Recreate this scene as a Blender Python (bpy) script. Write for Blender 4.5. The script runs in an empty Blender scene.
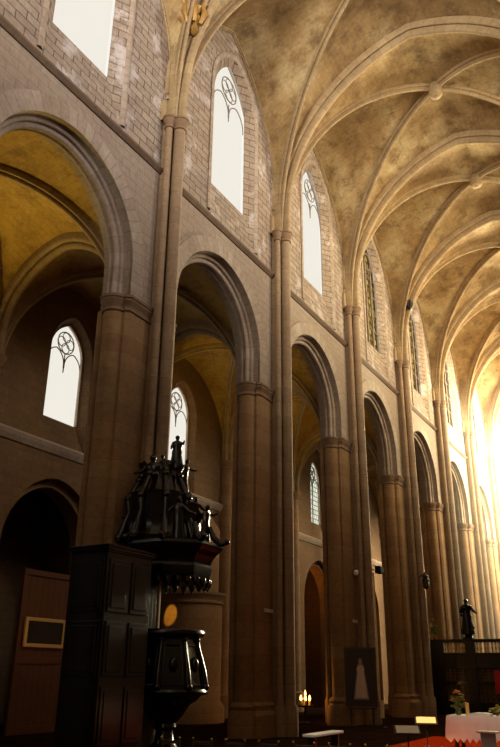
import bpy, bmesh, math, random
from mathutils import Vector, Matrix
random.seed(7)
PI = math.pi
C = bpy.context.scene.collection
R_ = math.radians

# ------------------------------------------------------------------ dimensions
FL = -0.4                    # floor level (camera stands about 2 m above it)
PY = [0.42 + 8.3 * k for k in range(10)]     # pier axes along the nave
BC = [0.42 + 8.3 * (k + .5) for k in range(9)]  # bay centres
NW = 13.4                    # nave width
XA = -7.7                    # inner face of the aisle's outer wall
ZC = 12.32                    # arcade impost
ZS = 17.74                    # string course
WX = -.2                      # face of the nave wall, behind the vault shafts
ZK = 19.8                    # vault shaft capitals

# ------------------------------------------------------------------ mesh helpers
class MB:
    def __init__(s): s.v = []; s.f = []; s.uv = []
    def quad(s, a, b, c, d, uv=None):
        n = len(s.v); s.v += [tuple(a), tuple(b), tuple(c), tuple(d)]
        s.f.append((n, n+1, n+2, n+3)); s.uv.append(uv or [(0, 0)]*4)
    def poly(s, pts):
        n = len(s.v); s.v += [tuple(p) for p in pts]
        s.f.append(tuple(range(n, n+len(pts)))); s.uv.append([(0, 0)]*len(pts))
    def grid(s, rows, closed=False, uvs=None, flip=False):
        n = len(s.v); m = len(rows[0])
        for r in rows: s.v += [tuple(p) for p in r]
        for i in range(len(rows)-1):
            for j in range(m if closed else m-1):
                j2 = (j+1) % m
                f = [n+i*m+j, n+i*m+j2, n+(i+1)*m+j2, n+(i+1)*m+j]
                if uvs: u = [uvs[i][j], uvs[i][j+1], uvs[i+1][j+1], uvs[i+1][j]]
                else: u = [(0, 0)]*4
                if flip: f.reverse(); u.reverse()
                s.f.append(tuple(f)); s.uv.append(u)
    def cap(s, pts, flip=False):
        s.poly(list(reversed(pts)) if flip else pts)
    def box(s, x0, x1, y0, y1, z0, z1):
        p = [(x, y, z) for x in (x0, x1) for y in (y0, y1) for z in (z0, z1)]
        n = len(s.v); s.v += p
        for f in ((0,1,3,2),(4,6,7,5),(0,4,5,1),(2,3,7,6),(0,2,6,4),(1,5,7,3)):
            s.f.append(tuple(n+i for i in f)); s.uv.append([(0, 0)]*4)
    def sweep(s, path, prof, b, caps=True, u0=0.0):
        """prof: list of (n, b) offsets, closed; path: Vectors in a plane whose normal is b"""
        b = Vector(b).normalized(); rows = []; uvs = []; u = u0
        per = [0]
        for i in range(len(prof)):
            q = prof[(i+1) % len(prof)]; per.append(per[-1]+math.hypot(q[0]-prof[i][0], q[1]-prof[i][1]))
        for i, p in enumerate(path):
            p = Vector(p)
            a = Vector(path[max(i-1, 0)]); c = Vector(path[min(i+1, len(path)-1)])
            t = (c-a).normalized(); n = b.cross(t).normalized()
            if i: u += (p-Vector(path[i-1])).length
            rows.append([p + n*q[0] + b*q[1] for q in prof])
            uvs.append([(u, w) for w in per])
        s.grid(rows, True, uvs)
        if caps: s.cap(rows[0], True); s.cap(rows[-1])
    def lathe(s, cx, cy, prof, seg=16, a0=0.0, a1=2*PI, rot=0.0, caps=True):
        rows = []; full = abs(a1-a0-2*PI) < 1e-6
        m = seg if full else seg+1
        for r, z in prof:
            rows.append([(cx+r*math.cos(a0+rot+(a1-a0)*j/seg), cy+r*math.sin(a0+rot+(a1-a0)*j/seg), z) for j in range(m)])
        uvs = [[(p[1], j/seg) for j in range(m+1)] for p in prof]
        s.grid(rows, full, uvs)
        if caps and full:
            if prof[0][0] > 1e-4: s.cap(rows[0], True)
            if prof[-1][0] > 1e-4: s.cap(rows[-1])
    def tube(s, pts, r, seg=8):
        pts = [Vector(p) for p in pts]; rows = []
        rs = r if isinstance(r, (list, tuple)) else [r]*len(pts)
        for i, p in enumerate(pts):
            t = (pts[min(i+1, len(pts)-1)]-pts[max(i-1, 0)]).normalized()
            a = t.cross(Vector((0, 0, 1)))
            if a.length < 1e-3: a = Vector((1, 0, 0))
            a.normalize(); c = t.cross(a)
            rows.append([p + a*rs[i]*math.cos(2*PI*j/seg) + c*rs[i]*math.sin(2*PI*j/seg) for j in range(seg)])
        s.grid(rows, True); s.cap(rows[0], True); s.cap(rows[-1])
    def ball(s, c, r, seg=8, sc=(1, 1, 1)):
        rows = []
        for i in range(seg+1):
            a = -PI/2 + PI*i/seg; rr = max(math.cos(a), 1e-3)
            rows.append([(c[0]+r*sc[0]*rr*math.cos(2*PI*j/(2*seg)), c[1]+r*sc[1]*rr*math.sin(2*PI*j/(2*seg)), c[2]+r*sc[2]*math.sin(a)) for j in range(2*seg)])
        s.grid(rows, True)
    def build(s, name, mat, parent=None, smooth=None, bevel=0.0):
        me = bpy.data.meshes.new(name)
        me.from_pydata(s.v, [], s.f)
        ul = me.uv_layers.new(name='UVMap')
        k = 0
        for u in s.uv:
            for q in u: ul.data[k].uv = q; k += 1
        bm = bmesh.new(); bm.from_mesh(me)
        bmesh.ops.remove_doubles(bm, verts=bm.verts, dist=1e-4)
        bmesh.ops.recalc_face_normals(bm, faces=bm.faces)
        bm.to_mesh(me); bm.free()
        if smooth is not None:
            me.shade_smooth() if hasattr(me, 'shade_smooth') else None
            try: me.set_sharp_from_angle(angle=R_(smooth))
            except Exception: pass
        me.materials.append(mat)
        o = bpy.data.objects.new(name, me); C.objects.link(o)
        if bevel:
            m = o.modifiers.new('bevel', 'BEVEL'); m.width = bevel; m.segments = 2; m.limit_method = 'ANGLE'
        if parent:
            o.parent = parent; o.matrix_parent_inverse = Matrix.Translation(parent.location).inverted()
        return o

def tag(o, label=None, cat=None, group=None, kind=None):
    if label: o['label'] = label
    if cat: o['category'] = cat
    if group: o['group'] = group
    if kind: o['kind'] = kind
    return o
def empty(name, loc, label, cat, group=None):
    o = bpy.data.objects.new(name, None); C.objects.link(o); o.location = loc
    o.empty_display_size = .2
    return tag(o, label, cat, group)
def struct(o, label, cat='building'):
    return tag(o, label, cat, None, 'structure')
def copy_tree(o, parent=None):
    c = o.copy(); C.objects.link(c)
    if parent: c.parent = parent
    for ch in list(o.children): copy_tree(ch, c)
    return c

# ------------------------------------------------------------------ materials
class N:
    def __init__(s, name):
        s.m = bpy.data.materials.new(name); s.m.use_nodes = True
        s.t = s.m.node_tree; s.t.nodes.clear()
        s.out = s.n('ShaderNodeOutputMaterial')
    def n(s, ty, **kw):
        x = s.t.nodes.new(ty)
        for k, v in kw.items(): setattr(x, k, v)
        return x
    def l(s, a, b): s.t.links.new(a, b)
    def math(s, op, a, b=None, c=None):
        x = s.n('ShaderNodeMath', operation=op)
        for i, q in enumerate((a, b, c)):
            if q is None: continue
            if isinstance(q, (int, float)): x.inputs[i].default_value = q
            else: s.l(q, x.inputs[i])
        return x.outputs[0]
    def mix(s, f, a, b, bt='MIX'):
        x = s.n('ShaderNodeMix', data_type='RGBA', blend_type=bt)
        for i, q in ((0, f), (6, a), (7, b)):
            if isinstance(q, (int, float)): x.inputs[i].default_value = q
            elif isinstance(q, tuple): x.inputs[i].default_value = q if len(q) == 4 else q+(1,)
            else: s.l(q, x.inputs[i])
        return x.outputs[2]
    def noise(s, vec, scale, detail=4, rough=.55):
        x = s.n('ShaderNodeTexNoise'); x.inputs['Scale'].default_value = scale
        x.inputs['Detail'].default_value = detail; x.inputs['Roughness'].default_value = rough
        s.l(vec, x.inputs['Vector']); return x.outputs['Fac']
    def ramp(s, f, pts):
        x = s.n('ShaderNodeValToRGB'); e = x.color_ramp.elements
        while len(e) < len(pts): e.new(.5)
        for i, (p, c) in enumerate(pts): e[i].position = p; e[i].color = c+(1,) if len(c) == 3 else c
        s.l(f, x.inputs[0]); return x.outputs[0]
    def pos(s): return s.n('ShaderNodeNewGeometry').outputs['Position']
    def bsdf(s, col, rough=.85, bump=None, bs=.3, bd=.02, **kw):
        p = s.n('ShaderNodeBsdfPrincipled')
        if isinstance(col, tuple): p.inputs['Base Color'].default_value = col+(1,)
        else: s.l(col, p.inputs['Base Color'])
        p.inputs['Roughness'].default_value = rough
        for k, v in kw.items(): p.inputs[k.replace('_', ' ')].default_value = v
        if bump is not None:
            b = s.n('ShaderNodeBump'); b.inputs['Strength'].default_value = bs; b.inputs['Distance'].default_value = bd
            s.l(bump, b.inputs['Height']); s.l(b.outputs[0], p.inputs['Normal'])
        s.l(p.outputs[0], s.out.inputs[0]); return s.m

def sep(n, v):
    x = n.n('ShaderNodeSeparateXYZ'); n.l(v, x.inputs[0]); return x.outputs
def comb(n, x, y, z=0.0):
    c = n.n('ShaderNodeCombineXYZ')
    for i, q in enumerate((x, y, z)):
        if isinstance(q, (int, float)): c.inputs[i].default_value = q
        else: n.l(q, c.inputs[i])
    return c.outputs[0]

def masonry(name, c1, c2, mortar, w=.75, h=.31, ms=.022, stain=(.22, .13, .075), stain_amt=.5, bs=.5, smooth_below=None):
    n = N(name); P = n.pos(); x, y, z = sep(n, P)
    v = comb(n, n.math('ADD', x, y), z)
    b = n.n('ShaderNodeTexBrick', offset=.5); b.inputs['Scale'].default_value = 1
    b.inputs['Brick Width'].default_value = w; b.inputs['Row Height'].default_value = h
    b.inputs['Mortar Size'].default_value = ms; b.inputs['Mortar Smooth'].default_value = .3
    b.inputs['Color1'].default_value = c1+(1,); b.inputs['Color2'].default_value = c2+(1,)
    b.inputs['Mortar'].default_value = mortar+(1,)
    wob = n.noise(P, 1.3, 2); vv = n.n('ShaderNodeVectorMath', operation='ADD')
    n.l(v, vv.inputs[0]); n.l(comb(n, n.math('MULTIPLY', wob, .10), n.math('MULTIPLY', wob, .06)), vv.inputs[1])
    n.l(vv.outputs[0], b.inputs['Vector'])
    big = n.ramp(n.noise(P, .35, 5, .6), [(.35, (0, 0, 0)), (.68, (1, 1, 1))])
    fine = n.noise(P, 5, 6, .65)
    col = n.mix(n.math('MULTIPLY', big, stain_amt), b.outputs['Color'], n.mix(.55, b.outputs['Color'], stain))
    col = n.mix(1.0, col, n.ramp(fine, [(.25, (.72, .70, .68)), (.75, (1.12, 1.10, 1.08))]), 'MULTIPLY')
    if smooth_below is not None:
        pat = n.ramp(n.noise(P, .8, 6, .7), [(.54, (0, 0, 0)), (.62, (1, 1, 1))])
        col = n.mix(n.math('MULTIPLY', pat, .55), col, (.58, .52, .49))
        dk = n.ramp(n.noise(n.mix(0.0, P, (0, 0, 0)), 2.3, 5, .7), [(.55, (0, 0, 0)), (.75, (1, 1, 1))])
        col = n.mix(n.math('MULTIPLY', dk, .7), col, (.11, .075, .055))
        lo = n.math('LESS_THAN', z, smooth_below)
        soft = n.mix(.72, b.outputs['Color'], tuple((c1[i]+c2[i])/2 for i in range(3)))
        soft = n.mix(n.math('MULTIPLY', big, stain_amt), soft, n.mix(.55, soft, stain))
        soft = n.mix(1.0, soft, n.ramp(fine, [(.25, (.76, .74, .72)), (.75, (1.1, 1.08, 1.06))]), 'MULTIPLY')
        col = n.mix(lo, col, soft)
        bf = n.math('MULTIPLY', b.outputs['Fac'], n.math('MULTIPLY_ADD', lo, -.75, 1.0))
    else: bf = b.outputs['Fac']
    hgt = n.math('SUBTRACT', n.math('MULTIPLY', fine, .5), bf)
    return n.bsdf(col, .88, hgt, bs, .02)

def blocks(name, c1, c2, joint, step=.5, use='uv', jw=.03, stain=(.20, .12, .065)):
    n = N(name); P = n.pos()
    if use == 'uv':
        u = sep(n, n.n('ShaderNodeTexCoord').outputs['UV'])[0]
    else: u = sep(n, P)[2]
    k = n.math('DIVIDE', u, step); fr = n.math('FRACT', k); fl = n.math('FLOOR', k)
    wn = n.n('ShaderNodeTexWhiteNoise', noise_dimensions='1D'); n.l(fl, wn.inputs['W'])
    col = n.mix(wn.outputs['Value'], c1, c2)
    j = n.math('LESS_THAN', fr, jw)
    col = n.mix(n.math('MULTIPLY', j, .7), col, joint)
    big = n.ramp(n.noise(P, .5, 5, .6), [(.38, (0, 0, 0)), (.7, (1, 1, 1))])
    fine = n.noise(P, 6, 5, .65)
    col = n.mix(n.math('MULTIPLY', big, .55), col, stain)
    col = n.mix(1.0, col, n.ramp(fine, [(.25, (.74, .72, .70)), (.75, (1.1, 1.1, 1.08))]), 'MULTIPLY')
    return n.bsdf(col, .85, n.math('SUBTRACT', n.math('MULTIPLY', fine, .6), j), .4, .015)

M = {}
M['wall'] = masonry('nave_masonry', (.38, .305, .225), (.29, .23, .17), (.09, .065, .045), smooth_below=17.75)
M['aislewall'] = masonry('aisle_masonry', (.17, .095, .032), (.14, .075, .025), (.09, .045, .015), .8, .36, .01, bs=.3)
M['pier'] = blocks('pier_stone', (.34, .20, .085), (.28, .155, .06), (.15, .08, .03), .55, 'z')
M['shaft'] = blocks('shaft_stone', (.36, .25, .15), (.29, .195, .11), (.15, .095, .05), .62, 'z')
M['ring'] = blocks('voussoir_stone', (.44, .36, .28), (.35, .28, .21), (.16, .115, .08), .36, 'uv', .06)
M['mould'] = blocks('moulded_stone', (.40, .32, .25), (.33, .26, .20), (.18, .13, .09), .5, 'uv', .03)
M['rib'] = blocks('rib_stone', (.40, .29, .15), (.33, .235, .12), (.18, .11, .05), .5, 'uv', .035, stain=(.22, .13, .06))
M['trim'] = blocks('string_stone', (.17, .105, .06), (.14, .085, .05), (.08, .05, .03), .9, 'uv', .02, stain=(.12, .08, .05))
M['ledge'] = blocks('ledge_stone', (.38, .30, .23), (.33, .26, .2), (.15, .1, .06), 1.1, 'uv', .015)
M['cap'] = blocks('capital_stone', (.26, .165, .085), (.22, .135, .07), (.22, .135, .07), 5, 'z', .001)

def web_mat(name, ca, cb, cc, dark):
    n = N(name); P = n.pos(); uv = sep(n, n.n('ShaderNodeTexCoord').outputs['UV'])
    b = n.n('ShaderNodeTexBrick', offset=.5); b.inputs['Scale'].default_value = 1
    b.inputs['Brick Width'].default_value = .55; b.inputs['Row Height'].default_value = .24
    b.inputs['Mortar Size'].default_value = .014; b.inputs['Mortar Smooth'].default_value = .4
    b.inputs['Color1'].default_value = (1, 1, 1, 1); b.inputs['Color2'].default_value = (.9, .88, .86, 1); b.inputs['Mortar'].default_value = (.78, .73, .68, 1)
    n.l(comb(n, uv[0], uv[1]), b.inputs['Vector'])
    big = n.ramp(n.noise(P, .33, 6, .62), [(.34, ca), (.5, cb), (.64, cc)])
    sp = n.ramp(n.noise(P, 1.1, 8, .75), [(.48, (0, 0, 0)), (.64, (1, 1, 1))])
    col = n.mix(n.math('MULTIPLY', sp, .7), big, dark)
    col = n.mix(.85, col, b.outputs['Color'], 'MULTIPLY')
    fine = n.noise(P, 6, 5, .7)
    col = n.mix(1., col, n.ramp(fine, [(.25, (.75, .73, .7)), (.75, (1.12, 1.1, 1.08))]), 'MULTIPLY')
    return n.bsdf(col, .9, fine, .3, .02)
M['web'] = web_mat('vault_plaster', (.22, .13, .045), (.36, .24, .10), (.52, .41, .22), (.12, .065, .025))
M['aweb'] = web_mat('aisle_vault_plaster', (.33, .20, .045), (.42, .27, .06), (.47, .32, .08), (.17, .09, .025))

def floor_mat():
    n = N('floor_slabs'); P = n.pos(); x, y, z = sep(n, P)
    b = n.n('ShaderNodeTexBrick', offset=0.5); b.inputs['Scale'].default_value = 1
    b.inputs['Brick Width'].default_value = .7; b.inputs['Row Height'].default_value = .5; b.inputs['Mortar Size'].default_value = .008
    b.inputs['Color1'].default_value = (.035, .016, .009, 1); b.inputs['Color2'].default_value = (.025, .011, .007, 1); b.inputs['Mortar'].default_value = (.03, .02, .015, 1)
    n.l(comb(n, x, y), b.inputs['Vector'])
    col = n.mix(.6, b.outputs['Color'], n.ramp(n.noise(P, 2, 5), [(.3, (.5, .45, .4)), (.7, (1.1, 1.1, 1.1))]), 'MULTIPLY')
    return n.bsdf(col, .9, IOR=1.0)
M['floor'] = floor_mat()

def wood_mat(name, a, b, rough=.3, coat=.6, sc=1.0):
    n = N(name); P = n.n('ShaderNodeTexCoord').outputs['Object']
    mp = n.n('ShaderNodeMapping'); mp.inputs['Scale'].default_value = (9*sc, 9*sc, 1.2*sc); n.l(P, mp.inputs['Vector'])
    f = n.noise(mp.outputs[0], 2.5, 5, .6)
    col = n.ramp(f, [(.3, a), (.7, b)])
    return n.bsdf(col, rough, f, .15, .01, Coat_Weight=coat, Coat_Roughness=.12)
M['ebony'] = wood_mat('dark_varnished_wood', (.005, .003, .002), (.011, .006, .004), .24, .30)
M['brownwood'] = wood_mat('brown_wood', (.10, .030, .008), (.15, .048, .013), .6, .05)
M['chair'] = wood_mat('chair_wood', (.035, .018, .010), (.06, .03, .016), .35, .5)

def plain(name, col, rough=.6, var=.15, scale=8, **kw):
    n = N(name); P = n.n('ShaderNodeTexCoord').outputs['Object']
    f = n.noise(P, scale, 4)
    lo = tuple(c*(1-var) for c in col); hi = tuple(min(c*(1+var), 1) for c in col)
    return n.bsdf(n.ramp(f, [(.3, lo), (.7, hi)]), rough, f, .1, .01, **kw)
M['gilt'] = plain('gilded_carving', (.34, .19, .045), .5, .3, 20, Metallic=.4)
M['dullgilt'] = plain('dull_gilding', (.20, .11, .03), .5, .3, 20, Metallic=.5)
M['giltframe'] = plain('gilt_frame', (.75, .48, .16), .45, .15, 20)
M['blackpanel'] = plain('black_panel', (.012, .010, .010), .4, .2)
M['matblack'] = plain('matt_black', (.01, .009, .008), .9, .2, 20, Specular_IOR_Level=.1)
M['iron'] = plain('dark_iron', (.03, .022, .016), .5, .2, 20, Metallic=.4)
M['whitecloth'] = plain('white_cloth', (.82, .76, .70), .8, .05, 3)
M['white'] = plain('white_enamel', (.85, .82, .75), .4, .04, 5)
M['red'] = plain('red_carpet', (.60, .05, .008), 1.0, .15, 30, IOR=1.0)
M['redcloth'] = plain('red_cloth', (.55, .02, .015), .8, .15, 6)
M['flower_y'] = plain('yellow_petals', (.75, .50, .06), .7, .2, 20)
M['flower_r'] = plain('orange_petals', (.70, .16, .03), .7, .2, 20)
M['leaf'] = plain('green_leaves', (.12, .16, .03), .6, .3, 20)
M['wax'] = plain('yellow_wax', (.85, .62, .18), .5, .05, 10)
M['brass'] = plain('brass', (.75, .50, .18), .25, .1, 20, Metallic=1.0)
M['bronze'] = plain('black_bronze', (.02, .017, .015), .25, .3, 15, Metallic=.8)
M['straw'] = plain('woven_rush', (.25, .16, .07), .8, .3, 60)
M['greyclear'] = plain('grey_acrylic', (.5, .5, .5), .2, .05, 3)

def emit(name, col, s):
    n = N(name); e = n.n('ShaderNodeEmission'); e.inputs[0].default_value = col+(1,); e.inputs[1].default_value = s
    n.l(e.outputs[0], n.out.inputs[0]); return n.m
M['flame'] = emit('flame_light', (1, .42, .08), 14)
M['lamp'] = emit('lamp_light', (1, .55, .15), 9)

def glass(name, tint, lead=None, lw=.14, lh=.2, tint2=None, ms=.016):
    n = N(name); tr = n.n('ShaderNodeBsdfTransparent'); gl = n.n('ShaderNodeBsdfGlossy'); gl.inputs['Roughness'].default_value = .1
    if lead is None:
        tr.inputs[0].default_value = tint+(1,)
    else:
        P = n.pos(); x, y, z = sep(n, P)
        b = n.n('ShaderNodeTexBrick', offset=lead); b.inputs['Scale'].default_value = 1
        b.inputs['Brick Width'].default_value = lw; b.inputs['Row Height'].default_value = lh; b.inputs['Mortar Size'].default_value = ms
        b.inputs['Color1'].default_value = tint+(1,); b.inputs['Color2'].default_value = (tint2 or tint)+(1,); b.inputs['Mortar'].default_value = (.01, .01, .01, 1)
        n.l(comb(n, n.math('ADD', x, y), z), b.inputs['Vector']); n.l(b.outputs['Color'], tr.inputs[0])
    m = n.n('ShaderNodeMixShader'); m.inputs[0].default_value = .03
    n.l(tr.outputs[0], m.inputs[1]); n.l(gl.outputs[0], m.inputs[2]); n.l(m.outputs[0], n.out.inputs[0]); return n.m
M['clear'] = glass('clear_glass', (.96, .95, .92))
M['leaded'] = glass('leaded_glass', (.98, .96, .86), .5, .30, .32, (.75, .86, .72), .022)
M['gold'] = glass('golden_leaded_glass', (.75, .55, .16), .5, .34, .42, (.30, .20, .05), .05)

# ------------------------------------------------------------------ arches
def parc(a, rise, zs, off=0.0, zfoot=None, n=14):
    """pointed arch outline (s, z) from left foot to right foot, concentric offset off"""
    c = (rise*rise-a*a)/(2*a); R = a+c+off
    th = math.acos(max(min(c/R, 1), -1)); pts = []
    for i in range(n+1):
        t = th*i/n; pts.append((c-R*math.cos(t), zs+R*math.sin(t)))
    full = pts + [(-p[0], p[1]) for p in reversed(pts[:-1])]
    if zfoot is not None and zfoot < zs-1e-6: full = [(full[0][0], zfoot)] + full + [(full[-1][0], zfoot)]
    return full
def arch_z(s, a, rise, zs, off=0.0):
    c = (rise*rise-a*a)/(2*a); R = a+c+off
    return zs+math.sqrt(max(R*R-(abs(s)+c)**2, 0))

AD = -.2                      # arch openings sit a little west of the bay centres
ARC = dict(a=2.95, rise=3.05, zs=13.4)     # nave face order of the arcade
INN = 2.62                                # inner order half width
def plate(mb, X, yc, y0, y1, zlo, zhi, n):
    """vertical strip wall in plane x=X; zlo / zhi are functions of s=y-yc"""
    rows_lo = []; rows_hi = []
    for i in range(n+1):
        s = y0+(y1-y0)*i/n
        rows_lo.append((X, yc+s, zlo(s))); rows_hi.append((X, yc+s, zhi(s)))
    mb.grid([rows_lo, rows_hi])
k_ = lambda z: (lambda s: z)
def cos_plate(mb, X, yc, a, zlo, zhi, n=16):
    """like plate over (-a, a) but with samples bunched toward the ends"""
    lo = []; hi = []
    for i in range(2*n+1):
        s = -a*math.cos(PI*i/(2*n)); lo.append((X, yc+s, zlo(s))); hi.append((X, yc+s, zhi(s)))
    mb.grid([lo, hi])

WIN = dict(a=1.75, rise=2.5, zs=24.5)    # clerestory opening at the wall face
WG = dict(a=1.27, rise=2.3, zs=24.5)     # its glass
WO = dict(a=3.0, rise=4.0, zs=24.5); ZGO = 19.5   # exterior splay
XG = WX-.3; ZSILL = ZS+.25; ZGL = 19.75; DWS = [-.15, -.15, .5, .55, .65, .65, .65, .65, .65]
AW = dict(a=1.25, rise=1.75, zs=14.0)
AG = dict(a=1.02, rise=1.5, zs=14.0)
AO = dict(a=1.9, rise=2.6, zs=14.0); ZAGO = 10.9
XAG = XA-.4; ZALEDGE = 9.9; ZAGL = 11.15

def strip(mb, X0, o0, X1, o1, yc):
    mb.grid([[(X0, yc+s, z) for s, z in o0], [(X1, yc+s, z) for s, z in o1]])

def nave_wall():
    mb = MB(); H = 29.2
    for i, yc in enumerate(BC):
        yb = yc; yc = yb+AD; A = ARC['a']; az = lambda s: arch_z(s, **ARC)
        for X in (WX, WX-1.1):
            plate(mb, X, yc, -4.15-AD, -A, k_(ZC), k_(ZS), 2); plate(mb, X, yc, A, 4.15-AD, k_(ZC), k_(ZS), 2)
            cos_plate(mb, X, yc, A, az, k_(ZS))
        out = parc(**ARC, zfoot=ZC)
        strip(mb, WX, out, WX-.24, out, yc); strip(mb, WX-1.1, out, WX-.8, out, yc)
        # clerestory
        Wa = WIN['a']; DW = DWS[i]; yc = yb+DW
        plate(mb, WX, yc, -4.15-DW, -Wa, k_(ZS), k_(H), 3); plate(mb, WX, yc, Wa, 4.15-DW, k_(ZS), k_(H), 3)
        cos_plate(mb, WX, yc, Wa, lambda s: arch_z(s, **WIN), k_(H))
        plate(mb, WX, yc, -Wa, Wa, k_(ZS), k_(ZSILL), 2)
        # splayed reveal and sloping sill
        o = parc(**WIN, zfoot=ZSILL); g = parc(**WG, zfoot=ZGL)
        strip(mb, WX, o, XG, g, yc)
        mb.quad((WX, yc-Wa, ZSILL), (WX, yc+Wa, ZSILL), (XG, yc+WG['a'], ZGL), (XG, yc-WG['a'], ZGL))
        # outer face, splayed outward
        go = parc(**WG, zfoot=ZGL); ge = parc(**WO, zfoot=ZGO); G = WO['a']; xo = WX-1.1
        strip(mb, XG, go, xo, ge, yc)
        mb.quad((XG, yc-WG['a'], ZGL), (XG, yc+WG['a'], ZGL), (xo, yc+G, ZGO), (xo, yc-G, ZGO))
        plate(mb, xo, yc, -4.15-DW, -G, k_(ZS), k_(30.5), 1); plate(mb, xo, yc, G, 4.15-DW, k_(ZS), k_(30.5), 1)
        cos_plate(mb, xo, yc, G, lambda s: arch_z(s, **WO), k_(30.5))
        plate(mb, xo, yc, -G, G, k_(ZS), k_(ZGO), 1)
    for k in range(10):   # underside of the wall on the pier tops
        y = PY[k]; mb.quad((WX, y-1.4, ZC), (WX, y+1.0, ZC), (WX-1.1, y+1.0, ZC), (WX-1.1, y-1.4, ZC))
    # piers that stand before the picture begins
    for k in (0, 1):
        mb.box(WX-1.1, WX, PY[k]-1.3, PY[k]+1.3, FL, ZC)
    mb.quad((WX, PY[0]-1.3, FL), (WX, -9, FL), (WX, -9, 30), (WX, PY[0]-1.3, 30))
    return mb

wl = struct(nave_wall().build('wall_left', M['wall']), 'tall masonry nave wall with pointed arcade below and clerestory windows above', 'wall')
wr = bpy.data.objects.new('wall_right', wl.data); C.objects.link(wr); wr.scale = (-1, 1, 1); wr.location = (NW, 0, 0)
struct(wr, 'masonry nave wall on the right hand side', 'wall')

# inner moulded order of each arch, voussoir ring
def order_profile():
    # n = radial inward positive; b along +X.  ring from radius 2.62 to 2.2 with rolls
    P = [(-.45, .37)]
    def roll(cn, cb, r, a0, a1, n=7):
        for i in range(n+1):
            t = a0+(a1-a0)*i/n; P.append((cn+r*math.cos(t), cb+r*math.sin(t)))
    P.append((-.33, .36)); roll(-.24, .29, .085, R_(140), R_(-20)); P.append((-.15, .22))
    roll(-.09, .12, .10, R_(110), R_(-70)); P.append((-.02, .015))
    mir = [(n, -b) for n, b in reversed(P)]
    return P+mir
OP = order_profile()
for i in range(0, 8):
    yc = BC[i]+AD
    mb = MB(); pts = parc(INN, 2.72, 13.4, 0, ZC)
    rows = []; uvs = []; u = 0
    path = [Vector((WX-.52, yc+s, z)) for s, z in pts]
    for j, p in enumerate(path):
        t = (path[min(j+1, len(path)-1)]-path[max(j-1, 0)]).normalized()
        nn = Vector((1, 0, 0)).cross(t); mid = Vector((WX-.52, yc, 13.0))
        if nn.dot(mid-p) < 0: nn = -nn
        if j: u += (p-path[j-1]).length
        rows.append([p+nn*q[0]+Vector((1, 0, 0))*q[1]*.78 for q in OP]); uvs.append([(u, .1*w) for w in range(len(OP)+1)])
    mb.grid(rows, True, uvs)
    mb.build('arch_moulding', M['mould'], wl, 50)
    mb = MB(); ring = [(-.0, -.03), (.0, .05), (.85, .05), (.9, -.03)]
    pts = parc(**ARC, zfoot=ZC+.02); path = [Vector((WX, yc+s, z)) for s, z in pts]; rows = []; uvs = []; u = 0
    outr = parc(**ARC, off=.58, zfoot=ZC+.02)
    for j, p in enumerate(path):
        q = Vector((WX, yc+outr[j][0], outr[j][1]))
        if j in (0, len(path)-1): q = Vector((WX, yc+outr[1 if j == 0 else -2][0], ZC+.02))
        if j: u += ((p+q)/2-(Vector((WX, path[j-1].y, path[j-1].z))+pq)/2).length
        pq = q
        rows.append([p+Vector((-.03, 0, 0)), p+Vector((.05, 0, 0)), q+Vector((.05, 0, 0)), q+Vector((-.03, 0, 0))])
        uvs.append([(u, w) for w in range(5)])
    mb.grid(rows, True, uvs); mb.build('arch_ring', M['ring'], wl)

# string course pieces between the vault shafts
names = 0
for i in range(0, 9):
    mb = MB(); y0 = PY[i]+.3; y1 = PY[i+1]-.3
    prof = [(WX+a, z) for a, z in [(0, ZS-.16), (.05, ZS-.16), (.15, ZS-.04), (.15, ZS+.03), (0, ZS+.12)]]
    L = y1-y0; rows = [[(x, y0+L*j/8, z) for x, z in prof] for j in range(9)]
    uvs = [[(y0+L*j/8, w) for w in range(6)] for j in range(9)]
    mb.grid(rows, True, uvs); mb.cap(rows[0], True); mb.cap(rows[-1])
    mb.build('string_course', M['trim'], wl)

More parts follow.
